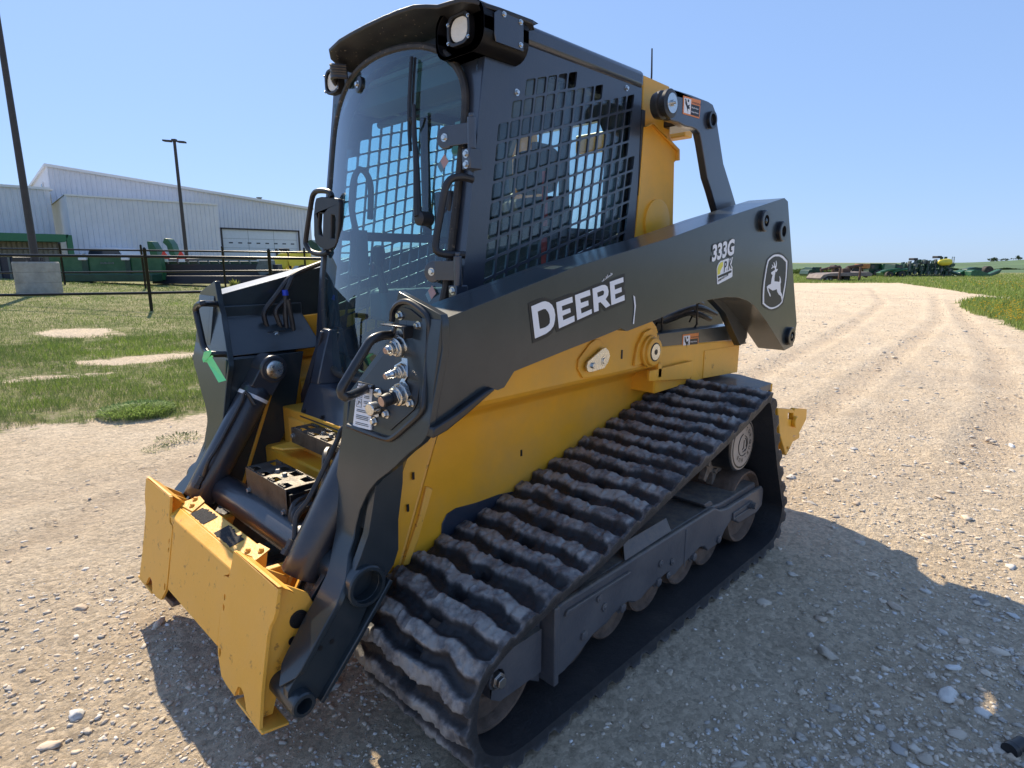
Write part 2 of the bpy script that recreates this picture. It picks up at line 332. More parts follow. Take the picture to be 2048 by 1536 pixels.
def undercarriage(s):
    belt(s, LOADER)
    Y = lambda y: s*y
    fr = MB()
    top = [(0.593,0.359),(0.264,0.362),(-0.444,0.359),(-0.571,0.32),(-0.928,0.32)]
    outer = [(.600,.352),(.593,.362),(-.444,.362),(-.50,.335),(-.571,.322),(-.935,.322),(-.955,.30),(-.955,.22),(-.90,.20),(-.70,.21),(-.62,.255)]
    # lower edge scalloped over the rollers
    low = [(-.56,.225),(-.52,.185),(-.40,.185),(-.37,.215),(-.33,.225),(-.19,.20),(-.14,.185),(-.10,.19),(-.07,.215),(.05,.20),(.10,.185),(.15,.19),(.19,.21),(.27,.20),(.31,.185),(.38,.18),(.45,.15),(.53,.125),(.600,.12)]
    fr.prism(outer+low, 'y', Y(.952), Y(.972))
    fr.box((-.9, min(Y(.62), Y(.951)), .30), (.59, max(Y(.62), Y(.951)), .345)); fr.prism([(.59,.345),(.25,.36),(-.444,.36),(-.9,.30),(.59,.30)], 'y', Y(.60), Y(.951))
    F = fr.build('track_frame', 'frame', LOADER, bevel=.006)
    m = MB()
    for (x, z) in ((.36,.30),(.33,.255),(-.02,.275),(-.105,.25),(-.08,.205)): m.lathe((x, Y(.972), z), (0, s, 0), [(0,.014),(.006,.014),(.006,.006),(.009,.006)], 14)
    m.prism([(.53,.335),(.54,.318),(.19,.318),(.19,.33)], 'y', Y(.971), Y(.982)); m.prism([(-.20,.35),(-.205,.35),(-.205,.19),(-.20,.19)], 'y', Y(.971), Y(.976))
    m.prism([(-.62,.285),(-.80,.285),(-.82,.27),(-.82,.25),(-.62,.25)], 'y', Y(.971), Y(.980), [[(-.635,.278),(-.79,.278),(-.805,.266),(-.805,.257),(-.635,.257)]])
    m.build('frame_rib', 'frame', F, split=True, bevel=.003)
    d = MB()  # debris deflector on the frame top
    d.add([(.17,Y(.93),.362),(.17,Y(.93),.412),(-.12,Y(.93),.412),(-.12,Y(.93),.362),(.20,Y(.96),.365),(-.12,Y(.955),.365)], [(0,1,2,3),(1,4,5,2),(0,4,1),(3,2,5)]); d.build('deflector', 'frame', F, bevel=.003)
    d = MB(); d.obox((-.43, Y(.79), .375), (.03,0,0), (0,.16,0), (.012,0,.012)); d.build('cross_lip', 'frame', F, bevel=.003)
    g = MB(); # front angle guard
    g.box((.590, min(Y(.93),Y(1.0)), .13), (.612, max(Y(.93),Y(1.0)), .385)); g.prism([(.615,.12),(.615,.36),(.66,.385),(.66,.15)], 'y', Y(.925), Y(.945)); g.build('guard_plate', 'frame', F, bevel=.004)
    sl = MB(); sl.prism([(.835,.20),(.82,.315),(.63,.315),(.63,.175),(.80,.175)], 'y', Y(.90), Y(.965), [arc(.812,.25,.030,0,330,10)]); sl.build('idler_yoke', 'frame', F, bevel=.006)
    b = MB(); b.lathe((.812, Y(.93), .25), (0, s, 0), [(0,.024),(.045,.024),(.045,.017),(.058,.017)], 6); b.build('yoke_bolt', 'bolt', F, bevel=.002)
    for x in (.438,.223,-.010,-.279,-.495):
        r_ = MB(); r_.lathe((x, Y(.64), .19), (0, s, 0), [(0,.105),(.06,.105),(.06,.125),(.10,.125),(.10,.07),(.20,.07),(.20,.125),(.25,.125),(.262,.118),(.280,.118),(.283,.112),(.268,.104),(.262,.05),(.285,.045)], 36)
        ro = r_.build('track_roller', 'rust', F, angle=30)
        b = MB(); b.lathe((x, Y(.955), .205), (0, s, 0), [(0,.024),(.010,.024),(.010,.017),(.024,.017),(.026,.013)], 6); b.build('axle_bolt', 'frame', ro)
    for nm, x, z, rr in (('front_idler', .785, .222, .163), ('rear_idler', -.845, .235, .175)):
        r_ = MB(); r_.lathe((x, Y(.63), z), (0, s, 0), [(0,rr-.02),(.05,rr),(.25,rr),(.285,rr),(.30,rr-.006),(.30,rr-.016),(.272,rr-.030),(.262,.07),(.29,.06)], 48)
        io = r_.build(nm, 'rust', F, angle=30)
        if nm == 'rear_idler':
            b = MB(); b.lathe((-.80, Y(.965), .27), (0, s, 0), [(0,.020),(.02,.020),(.02,.015),(.038,.015)], 6); b.build('axle_bolt', 'frame', io)
    # drive: gear case drum, sprocket, cap
    cx_, cz_ = -.765, .557
    h = MB(); h.lathe((cx_, Y(.50), cz_), (0, s, 0), [(0,.15),(.08,.15),(.09,.13),(.22,.128),(.40,.126),(.425,.124),(.43,.118)], 48); H = h.build('hub_drum', 'black', LOADER, angle=40)
    tr = MB(); teeth = 14; poly = []
    for k in range(teeth):
        for a, rr in ((-.46,.158),(-.28,.158),(-.13,.212),(.13,.212),(.28,.158)):
            th = 2*math.pi*(k+a)/teeth; poly.append((cx_+rr*math.cos(th), cz_+rr*math.sin(th)))
    tr.prism(poly, 'y', Y(.80), Y(.828))
    for k in range(10):
        th = 2*math.pi*k/10; tr.lathe((cx_+.145*math.cos(th), Y(.828), cz_+.145*math.sin(th)), (0, s, 0), [(0,.014),(.014,.014)], 6)
    tr.build('sprocket', 'steel', H, bevel=.003)
    c = MB(); c.lathe((cx_, Y(.930), cz_), (0, s, 0), [(0,.116),(.004,.116),(.005,.108)], 48); c.lathe((cx_, Y(.934), cz_), (0, s, 0), [(0,.101),(.0022,.101)], 48); c.build('hub_cap', 'capm', H)
    t = MB(); t.lathe((cx_, Y(.9345), cz_), (0, s, 0), [(0,.109),(.0012,.109),(.0012,.1015),(0,.1015)], 48, cap=False)
    xd = Vector((-s, 0, 0))
    for k, ch in enumerate('TORQUE-HUB'):
        a = R(70-k*23); o = Vector((cx_, Y(.9365), cz_))+xd*math.cos(a)*.064+Vector((0,0,1))*math.sin(a)*.064
        rx = xd*math.sin(a)-Vector((0,0,1))*math.cos(a); ry = xd*math.cos(a)+Vector((0,0,1))*math.sin(a)
        t.text(ch, .026, o-rx*.008, rx, ry, off=0.0006 , bold=.0006)
    for a0, a1, rr in ((100,300,.052),(-60,80,.040),(-30,70,.030),(-100,-50,.034)):
        p = [(cx_+xd.x*rr*math.cos(R(a0+(a1-a0)*i/14)), Y(.9375), cz_+rr*math.sin(R(a0+(a1-a0)*i/14))) for i in range(15)]
        t.tube(p, .0018, 5)
    t.tube([(cx_+xd.x*.004, Y(.9375), cz_+.02), (cx_+xd.x*.002, Y(.9375), cz_-.015), (cx_-xd.x*.010, Y(.9375), cz_-.022)], .002, 5)
    t.build('hub_lettering', 'bdecal', H, smooth=False)
for s in (1, -1): undercarriage(s)

# ---------- chassis
c = MB()
c.box((-1.30, -.50, .26), (.80, .50, .60)); c.box((-1.30,-.50,.60),(.55,.50,.80))
CH = c.build('chassis', 'yellow', LOADER, bevel=.01)
b = MB(); b.box((.60,-.42,.30),(.82,.42,.52)); b.box((.55,-.40,.48),(.72,.40,.72)); b.build('belly_plate', 'yellowworn', CH, split=True, bevel=.006)
b = MB(); b.prism([(0.642,0.455),(0.637,0.503),(0.615,0.531),(0.576,0.54),(0.478,0.531),(0.372,0.53),(0.258,0.516),(0.362,0.431),(0.553,0.384)], 'y', .5205, .524); b.build('opening_shade_patch', 'cabpaint', CH, bevel=.004)  # dark sheet over the panel, painting in the shade of an opening
for s in (1, -1):
    Y = lambda y: s*y
    p = MB()
    up = [(.84,.93),(.84,1.10),(-.20,1.16),(-.34,1.135),(-.413,1.118),(-.447,1.091),(-.472,1.049),(-.478,.929)]
    p.prism(up, 'y', Y(.635), Y(.655))
    # shelf fold and the flat skirt down to the tracks, one bent sheet
    prof = [(.655,.932),(.648,.918),(.60,.895),(.545,.872),(.526,.85),(.520,.80),(.520,.30)]
    for (y0, z0), (y1, z1) in zip(prof, prof[1:]):
        xr0, xr1 = (-.478 if z0 > .9 else -.80), (-.478 if z1 > .9 else -.80)
        xf0 = .635+(.832-z0)*.40 if z0 < .86 else .70; xf1 = .635+(.832-z1)*.40 if z1 < .86 else .70
        p.add([(xf0,Y(y0),z0),(xf1,Y(y1),z1),(xr1,Y(y1),z1),(xr0,Y(y0),z0)], [(0,1,2,3)])
    p.box((-.80, min(Y(.50),Y(.514)), .55), (.60, max(Y(.50),Y(.514)), .84))
    T = p.build('side_panel', 'yellow', CH, bevel=.004, angle=60)
    f = MB(); f.prism([(.45,.30),(.53,.30),(.56,.55),(.655,.90),(.655,1.02),(.60,1.02),(.45,.62)] if s > 0 else [(-.45,.30),(-.53,.30),(-.56,.55),(-.655,.90),(-.655,1.02),(-.60,1.02),(-.45,.62)], 'x', .835, .853)
    f = MB(); ed_ = [(.60,.915),(.635,.832),(.70,.67),(.78,.47),(.83,.345)]
    f.loft([[(x,Y(.519),z),(x+.13,Y(.455),z),(x+.128,Y(.447),z),(x-.004,Y(.510),z)] for x, z in ed_])
    f.prism([(0.701,0.654),(0.676,0.64),(0.747,0.47),(0.78,0.411),(0.803,0.418),(0.736,0.554)], 'y', Y(.515), Y(.530))
    f.build('front_flange', 'yellowworn', T, split=True, bevel=.003)
    m = MB()
    for (x, z) in ((.745,.70),(.77,.60),(.25,.66)): m.box((x-.004, min(Y(.520),Y(.5225)), z-.012), (x+.004, max(Y(.520),Y(.5225)), z+.012))
    for (x, z) in ((-.19,1.0),(-.455,1.045)): m.box((x-.005, min(Y(.655),Y(.6575)), z-.018), (x+.005, max(Y(.655),Y(.6575)), z+.018))
    m.build('panel_slot', 'bdecal', T, split=True, smooth=False)
    # pin bosses on the side panel
    k = MB(); po = [(x, z) for x, z in [(0.027,0.937),(-0.043,0.938),(-0.058,0.958),(-0.072,0.995),(-0.053,1.054),(-0.034,1.074),(0,1.077),(0.03,1.064),(0.095,1.014),(0.099,0.978),(0.069,0.94)]]
    k.prism(po, 'y', Y(.655), Y(.663)); po2 = [(x, z) for x, z in [(0.055,0.955),(0.02,0.954),(-0.01,0.975),(-0.044,1.048),(-0.006,1.055),(0.023,1.04),(0.072,1.001),(0.077,0.976)]]
    k.build('boss_plate', 'yellow', T, bevel=.003)
    k = MB(); po = [(x, z) for x, z in [(0.054,0.963),(0.03,0.962),(-0.04,0.966),(-0.065,0.986),(-0.075,1.01),(-0.067,1.029),(-0.046,1.044),(-0.024,1.041),(0.012,1.025),(0.062,1.003),(0.07,0.984),(0.065,0.97)]]
    k.prism(po, 'y', Y(.672), Y(.680)); k.prism([(x*.9+(-.05)*.1, z*.9+.1) for x, z in po], 'y', Y(.663), Y(.672)); k.lathe((po[5][0]+.028, Y(.680), po[5][1]-.035+.0), (0,s,0), [(0,.020),(.001,.020),(.001,.012),(.004,.012)], 20)
    k.lathe((po[0][0]-.022, Y(.680), po[0][1]+.022), (0,s,0), [(0,.011),(.008,.011)], 6)
    k.build('pin_keeper', 'zinc', T, bevel=.002)
    px_, pz_ = -.376, .994
    k = MB(); k.prism([(-.27,.945)]+arc(px_+.01,pz_+.01,.085,-20,140,10)[0:0]+[(-.455,.955),(-.455,1.02),(-.43,1.07),(-.385,1.088),(-.33,1.075),(-.29,1.03),(-.275,.98)], 'y', Y(.655), Y(.667)); k.lathe((px_,Y(.667),pz_),(0,s,0),[(0,.068),(.012,.068),(.016,.060),(.028,.058),(.030,.052)],36); k.build('pin_boss', 'yellow', T, bevel=.002)
    k = MB(); k.lathe((px_,Y(.697),pz_),(0,s,0),[(0,.034),(.003,.034),(.003,.012)],28); k.build('pivot_pin', 'zinc', T)
    k = MB(); k.lathe((px_,Y(.7001),pz_),(0,s,0),[(0,.0115),(.001,.0115)],20); k.lathe((px_,Y(.6972),pz_),(0,s,0),[(0,.040),(.0006,.040)],28); k.build('pin_hole', 'bdecal', T, split=True)
    # rear body
    r_ = MB(); r_.prism([(-.478,.93),(-.478,.79),(-.93,.795),(-1.33,.775),(-1.33,.96),(-.478,1.0)], 'y', Y(.40), Y(.638)); RB = r_.build('rear_body', 'yellow', CH, bevel=.008)
    r_ = MB(); r_.prism([(-.93,.80),(-1.325,.778),(-1.325,.925),(-.93,.935)], 'y', Y(.638), Y(.641)); r_.build('side_grille', 'yellowworn', RB, smooth=False)
    r_ = MB(); r_.box((-.50, min(Y(.56),Y(.66)), .865), (-.47, max(Y(.56),Y(.66)), .93)); r_.prism([(-.40,.905),(-.78,.905),(-.78,.84),(-.76,.82),(-.40,.86)], 'y', Y(.645), Y(.66)); r_.prism([(-.78,.90),(-.88,.80),(-.78,.80)], 'y', Y(.645), Y(.655)); r_.build('body_bracket', 'yellow', RB, split=True, bevel=.003)
    r_ = MB(); r_.add([(-1.36,Y(.50),.758),(-1.36,Y(.64),.76),(-1.24,Y(.86),.76),(-.90,Y(.86),.76),(-.90,Y(.50),.758),(-1.36,Y(.50),.73),(-1.36,Y(.64),.73),(-1.24,Y(.86),.725),(-.90,Y(.86),.725),(-.90,Y(.50),.73)],[(0,1,2,3,4),(9,8,7,6,5),(0,5,6,1),(1,6,7,2),(2,7,8,3),(3,8,9,4),(4,9,5,0)]); r_.build('rear_fender', 'frame', CH, bevel=.003)
    r_ = MB(); r_.add([(-1.364,Y(.64),.757),(-1.243,Y(.864),.757),(-1.243,Y(.864),.715),(-1.364,Y(.64),.715),(-1.35,Y(.635),.757),(-1.23,Y(.86),.757),(-1.23,Y(.86),.715),(-1.35,Y(.635),.715)],[(0,1,2,3),(4,7,6,5),(0,4,5,1),(3,2,6,7),(1,5,6,2),(0,3,7,4)]); r_.build('fender_edge', 'yellow', CH, bevel=.002)
    # rear tie-down bracket behind the track
    r_ = MB(); hp = [(-1.159,0.655),(-1.37,0.612),(-1.397,0.595),(-1.407,0.611),(-1.592,0.574),(-1.599,0.514),(-1.489,0.444),(-1.418,0.459),(-1.419,0.42),(-1.34,0.366),(-1.217,0.512)]
    hole = [(-1.309,0.604),(-1.386,0.587),(-1.389,0.551),(-1.317,0.571)]; hole2 = [(-1.333,0.417),(-1.358,0.412),(-1.362,0.395),(-1.337,0.401)]
    r_.prism(hp, 'y', Y(.905), Y(.93), [hole, hole2]); r_.box((-1.60,min(Y(.50),Y(.903)),.40),(-1.16,max(Y(.50),Y(.903)),.43)); r_.box((-1.60,min(Y(.45),Y(.56)),.30),(-1.2,max(Y(.45),Y(.56)),.50)); r_.prism([(x,z) for x,z in hp], 'y', Y(.66), Y(.685))
    r_.lathe((hp[3][0]+.01,Y(.93),hp[3][1]-.07),(0,s,0),[(0,.030),(.02,.030),(.02,.018)],20); r_.build('tie_down_bracket', 'yellow', CH, split=True, bevel=.004)
# engine deck behind the cab and hose bundle seen under the arm
c = MB(); c.prism([(-.55,.96),(-1.80,.70),(-1.78,1.0),(-1.64,1.2),(-1.52,1.42),(-1.25,1.48),(-.55,1.52)], 'y', -.34, .34); c.build('engine_cover', 'black', CH, bevel=.02)
c = MB()
for i, (y, z) in enumerate(((.43,1.10),(.46,1.13),(.50,1.09),(.45,1.17),(.53,1.12))):
    c.tube(smoothpath([(-.40,y,z-.02),(-.6,y+.02,z+.02*math.sin(i)),(-.8,y-.01,z-.01),(-1.0,y+.02,z+.02),(-1.25,y,z-.03)], .03)[0], .014, 8)
c.tube(smoothpath([(-.48,.56,1.10),(-.56,.57,1.13),(-.66,.56,1.14)], .03)[0], .016, 8); c.build('hydraulic_hoses', 'hose', CH)
c = MB()
for x in (-.62,-.95): c.tube([(x,.56,1.03),(x,.58,1.06),(x+.01,.58,1.19),(x-.07,.56,1.19),(x-.075,.50,1.06)], .005, 6)
c.build('hose_guide', 'hose', CH, split=True)
c = MB(); c.prism([(-.50,1.18),(-.9,1.14),(-.9,1.26),(-.5,1.30)], 'y', .30, .36); c.build('engine_bay_wall', 'yellowworn', CH)

# ---------- lift arms
def xs(z):
    T_ = [(1.4,.865),(1.28,.87),(1.15,.875),(.98,.92),(.84,.947),(.7,.975),(.6,1.0),(.5,1.06),(.4,1.15),(.3,1.23),(.2,1.31)]
    for (z0, x0), (z1, x1) in zip(T_, T_[1:]):
        if z >= z1: return x0+(x1-x0)*(z0-z)/(z0-z1)
    return T_[-1][1]
ARM_OUT = [(0.875,1.221),(0.353,1.347),(-0.184,1.445),(-0.616,1.539),(-0.974,1.61),(-1.247,1.664),(-1.295,1.651),(-1.573,1.037),(-1.548,0.917),(-1.43,0.905),(-1.156,1.077),(-1.003,1.16),(-0.92,1.187),(-0.816,1.207),(-0.691,1.214),(-0.527,1.209),(-0.296,1.183),(-0.111,1.151),(0.052,1.128),(0.067,1.129),(0.095,1.14),(0.218,1.12),(0.369,1.098),(0.616,1.059),(0.656,1.019),(0.681,1.015),(0.707,1.024),(0.719,1.031),(0.828,0.992),(0.924,0.938)]
for s in (1, -1):
    Y = lambda y: s*y
    a = MB(); a.prism(ARM_OUT, 'y', Y(.70), Y(.84))
    inn = [p for p in ARM_OUT[:6]]+[(-1.26,1.60),(-1.36,1.28),(-1.30,.95),(-1.22,.93),(-1.16,.96),(-.86,1.19)]+ARM_OUT[15:]
    a2 = MB(); a2.prism(ARM_OUT[:6]+[(-1.24,1.60),(-1.30,1.20),(-1.26,.955),(-1.20,.94),(-1.0,1.12),(-.84,1.20)]+ARM_OUT[15:], 'y', Y(.665), Y(.70))
    A = a.build('lift_arm', 'paint', LOADER, bevel=.024, seg=4)
    a2.build('inner_plate', 'paint', A, bevel=.006)
    # face plate, follows the front line xs(z)
    edge = [(.655,1.285),(.70,1.272),(.835,1.235),(.843,1.22),(.843,.94),(.82,.912),(.769,.874),(.711,.82),(.65,.775),(.615,.735),(.588,.679),(.580,.623),(.590,.56),(.62,.514),(.642,.46),(.646,.384),(.646,.31),
            (.60,.272),(.558,.31),(.552,.38),(.545,.45),(.53,.506),(.50,.567),(.465,.65),(.443,.70),(.443,.796),(.445,.89),(.437,.95),(.445,.975),(.483,1.016),(.54,1.08),(.589,1.132),(.624,1.181),(.645,1.25)]
    # subdivide for a smooth bend: slice into horizontal strips
    f = MB()
    zs = sorted({round(z, 4) for _, z in edge}, reverse=True)
    def span(z):
        ys = []
        for (y0, z0), (y1, z1) in zip(edge, edge[1:]+edge[:1]):
            if (z0-z)*(z1-z) <= 0 and z0 != z1: ys.append(y0+(y1-y0)*(z-z0)/(z1-z0))
        return (min(ys), max(ys)) if ys else None
    zz = [1.284-i*(1.284-.274)/60 for i in range(61)]; rings = []
    for z in zz:
        sp = span(z)
        if not sp: continue
        x = xs(z); rings.append([(x, Y(sp[0]), z), (x, Y(sp[1]), z), (x-.022, Y(sp[1]), z), (x-.022, Y(sp[0]), z)])
    f.loft(rings); FP = f.build('face_plate', 'paint', A, bevel=.004, angle=50)
    # leg side plate with its two bores
    l = MB()
    rear = [(.852,.90),(.862,.74),(.882,.633),(.886,.54),(.905,.499),(.94,.465),(1.0,.403),(1.038,.341),(1.16,.21),(1.195,.197),(1.225,.20),(1.245,.225)]
    front = [(xs(z)-.012, z) for z in [.27,.32,.38,.44,.5,.56,.62,.68,.74,.80,.86,.90]]
    l.prism(rear+front, 'y', Y(.605), Y(.632), [arc(1.003,.476,.046,0,345,23), arc(1.215,.232,.022,0,340,17)])
    l.prism(rear+front, 'y', Y(.50), Y(.52), [arc(1.003,.476,.046,0,345,23), arc(1.215,.232,.022,0,340,17)])
    LG = l.build('arm_leg', 'paint', A, bevel=.003)
    il = MB(); il.prism([(.925,.98),(.60,.98),(.65,.76),(.72,.62),(.80,.52),(.90,.44),(.985,.50),(.975,.62),(.95,.80)], 'y', Y(.455), Y(.47)); il.build('inner_leg_plate', 'paint', A, bevel=.003)
    for hx_, hz_ in [(1.146,0.35),(1.112,0.353)]:
        il = MB(); il.lathe((hx_,Y(.6325),hz_),(0,s,0),[(0,.007),(.001,.007)],14); il.build('bolt_hole', 'bdecal', LG)
    l = MB(); l.lathe((1.003,Y(.48),.476),(0,s,0),[(0,.060),(.166,.060),(.170,.056),(.170,.047),(.12,.047),(0,.047)],40,cap=False); l.lathe((1.003,Y(.585),.476),(0,s,0),[(0,.047),(.01,.047)],30)
    l.lathe((1.215,Y(.50),.232),(0,s,0),[(0,.034),(.160,.034),(.164,.030),(.164,.021),(.12,.021)],28,cap=False); l.lathe((1.215,Y(.62),.232),(0,s,0),[(0,.021),(.005,.021)],20); l.build('pin_bore', 'paint', LG, split=True)
    l = MB(); l.prism([(.93,.47),(1.04,.342),(1.165,.205),(1.155,.195),(1.03,.33),(.92,.46)], 'y', Y(.50), Y(.65)); l.build('leg_rib', 'paint', LG, split=True, bevel=.003)
    # inward gusset behind the face plate
    g = MB()
    g.loft([[(xs(z)-.02, Y(.645 if z > 1.13 else .645-(1.13-z)*1.25), z), (xs(z)-.02, Y(.66), z), (.50+max(0,1.0-z)*.5, Y(.66), z), (.50+max(0,1.0-z)*.5, Y(.645 if z > 1.13 else max(.47,.645-(1.13-z)*1.25)), z)] for z in (1.18,1.13,1.08,1.03,.99)])
    g.loft([[(xs(z)-.02, Y(.46), z), (xs(z)-.02, Y(.60), z), (.80+(.98-z)*.25, Y(.60), z), (.62+(.98-z)*.5, Y(.49), z)] for z in (.985,.9,.8,.7,.62)])
    g.build('inner_gusset', 'paint', A, bevel=.005)
    # rolled lip under the arm behind the face plate
    lp = [(0.718,1.031),(0.743,1.024),(0.799,1.002),(0.853,0.98),(0.923,0.958),(0.927,0.933),(0.88,0.944),(0.814,0.973),(0.744,1.008),(0.711,1.024)]
    g = MB(); g.prism(lp, 'y', Y(.78), Y(.862)); g.build('wear_lip', 'black', A, bevel=.004)
    # pivot bosses
    for (x, z) in ((-1.010,1.546),(-1.227,1.507),(-1.468,.978)):
        k = MB(); k.lathe((x,Y(.838),z),(0,s,0),[(0,.048),(.018,.048),(.022,.044),(.022,.026),(.006,.024)],32,cap=False); k.lathe((x,Y(.842),z),(0,s,0),[(0,.026),(.002,.026)],24)
        if x != -1.227: k.lathe((x,Y(.842),z),(0,s,0),[(0,.012),(.016,.012),(.018,.008)],16)
        k.build('pivot_boss', 'black', A, angle=40)
    # rear control link
    k = MB(); k.prism([(-0.496,1.054),(-1.324,1.037),(-1.436,0.921),(-0.501,0.948)], 'y', Y(.56), Y(.635)); k.prism([(-1.38,1.03),(-1.52,1.0),(-1.52,.94),(-1.43,.92)], 'y', Y(.56), Y(.60)); LK = k.build('control_link', 'paint', LOADER, bevel=.006)
    # upper rear link loop beside the cab
    m_ = [(-0.517,2.053),(-0.563,2.058),(-0.701,2.063),(-0.851,2.064),(-0.897,2.059),(-0.923,2.037),(-0.98,1.934),(-1.04,1.822),(-1.116,1.743),(-1.299,1.546),(-1.076,1.514),(-0.933,1.69),(-0.885,1.743),(-0.809,1.89),(-0.788,1.922),(-0.76,1.932),(-0.717,1.935),(-0.656,1.931),(-0.606,1.938),(-0.538,1.936),(-0.508,1.958),(-0.498,2.01)]
    k = MB(); k.prism(m_, 'y', Y(.585), Y(.62)); UL = k.build('upper_link', 'cabpaint', LOADER, bevel=.004)
    k = MB(); k.box((-.87, min(Y(.30),Y(.585)), 1.955), (-.72, max(Y(.30),Y(.585)), 2.0)); k.build('link_crossbar', 'black', UL, bevel=.006)
    bx, bz = [(-0.486,1.988)][0]
    k = MB(); k.lathe((bx,Y(.60),bz),(0,s,0),[(-.02,.05),(.0,.055),(.012,.055),(.016,.046),(.030,.046),(.034,.055),(.048,.055),(.052,.040)],36); k.build('rubber_stop', 'hose', UL, angle=30)
    k = MB(); k.lathe((bx,Y(.652),bz),(0,s,0),[(0,.038),(.003,.038),(.003,.012),(.012,.012)],30); k.lathe((bx,Y(.664),bz),(0,s,0),[(0,.006),(.008,.006)],10); k.build('stop_washer', 'zinc', UL)
    hx, hz = [(-0.879,1.99)][0]
    k = MB(); k.lathe((hx,Y(.61),hz),(0,s,0),[(0,.037),(.026,.037),(.026,.026),(0,.026)],28,cap=False); k.lathe((hx,Y(.615),hz),(0,s,0),[(0,.026),(.004,.026)],24); k.build('link_boss', 'black', UL)
    # grab handle on the face plate
    hy = .86 if s < 0 else .665
    h = MB()
    if s > 0: pts = [(xs(1.19),.655,1.19)]+[(x,.64,z) for x, z in [(0.882,1.17),(0.918,1.169),(0.95,1.16),(0.967,1.141),(1.033,1.059),(1.044,1.044),(1.044,1.03),(1.026,1.021)]]+[(xs(1.0),.55,1.012)]
    else:
        (ty, tz), (by_, bz_) = [(-0.664,1.188),(-0.491,0.998)]
        pts = [(xs(tz)-.01,ty,tz)]+[(.965,y,z) for y, z in [(-0.527,1.202),(-0.584,1.194),(-0.621,1.176),(-0.618,1.154),(-0.596,1.085),(-0.576,1.031),(-0.547,1.011),(-0.502,1.004)]]+[(xs(bz_)-.01,by_,bz_)]
    h.tube(smoothpath(pts, .012)[0], .0125, 12); h.build('grab_handle', 'black', A)
# decals on the near arm
ARM_L = [o for o in LOADER.children if o.name.startswith('lift_arm')][0]
def poly(mb, pts, y, th=.0008, holes=()):
    mb.prism(pts, 'y', y, y+th, holes)
k = MB(); poly(k, [(0.562,1.247),(0.523,1.257),(0.493,1.261),(0.472,1.256),(0.456,1.251),(0.443,1.254),(0.366,1.269),(0.363,1.265),(0.23,1.295),(0.208,1.297),(0.183,1.304),(0.087,1.323),(0.082,1.294),(0.091,1.275),(0.08,1.266),(0.074,1.227),(0.191,1.204),(0.216,1.222),(0.216,1.2),(0.266,1.191),(0.435,1.155),(0.442,1.171),(0.459,1.153),(0.483,1.143),(0.542,1.132)], .8405); k.build('lettering_shadow', 'bdecal', ARM_L, smooth=False)
k = MB(); YD = .8418
poly(k, [(0.55,1.238),(0.503,1.249),(0.49,1.25),(0.474,1.246),(0.46,1.238),(0.45,1.225),(0.445,1.208),(0.446,1.191),(0.452,1.175),(0.465,1.164),(0.486,1.155),(0.533,1.145)], YD, holes=[[(0.523,1.222),(0.497,1.228),(0.487,1.227),(0.477,1.218),(0.471,1.209),(0.468,1.197),(0.469,1.185),(0.476,1.179),(0.489,1.174),(0.513,1.171)]])
poly(k, [(0.441,1.244),(0.366,1.258),(0.363,1.241),(0.415,1.232),(0.412,1.218),(0.375,1.224),(0.372,1.211),(0.411,1.203),(0.407,1.189),(0.354,1.2),(0.352,1.182),(0.426,1.166)], YD)
poly(k, [(0.353,1.262),(0.279,1.276),(0.275,1.259),(0.327,1.25),(0.323,1.237),(0.286,1.243),(0.283,1.228),(0.323,1.22),(0.319,1.204),(0.267,1.215),(0.265,1.201),(0.339,1.185)], YD)
poly(k, [(0.265,1.279),(0.214,1.289),(0.198,1.289),(0.185,1.283),(0.178,1.268),(0.18,1.255),(0.193,1.243),(0.165,1.222),(0.19,1.215),(0.22,1.235),(0.232,1.233),(0.229,1.208),(0.253,1.204)], YD, holes=[[(0.24,1.266),(0.21,1.272),(0.203,1.269),(0.202,1.263),(0.206,1.257),(0.236,1.251)]])
poly(k, [(0.173,1.298),(0.097,1.312),(0.094,1.296),(0.146,1.287),(0.143,1.272),(0.105,1.279),(0.102,1.264),(0.141,1.257),(0.138,1.241),(0.086,1.253),(0.083,1.235),(0.159,1.222)], YD)
for i in range(16):   # torn remnants of the decal edge
    x = 1400+i*22+random.uniform(-6, 6); y = 290-(x-1400)*.34; h_ = random.uniform(15, 60)
    if 1480 < x < 1500: continue
    ox, oz = [(0.215,1.299)][0]; sx = (x-1400)/2048*-.33; 
    poly(k, [(ox+sx, oz-(y-290)*.00019), (ox+sx-.0016, oz-(y-290)*.00019), (ox+sx-.0014, oz-(y-290)*.00019+h_*.00019), (ox+sx, oz-(y-290)*.00019+h_*.00019)], YD)
poly(k, [(0.031,1.249),(0.021,1.244),(0.013,1.212),(0.017,1.184),(0.02,1.15),(0.027,1.151),(0.022,1.184),(0.021,1.212)], YD)
k.build('brand_lettering', 'white', ARM_L, smooth=False)
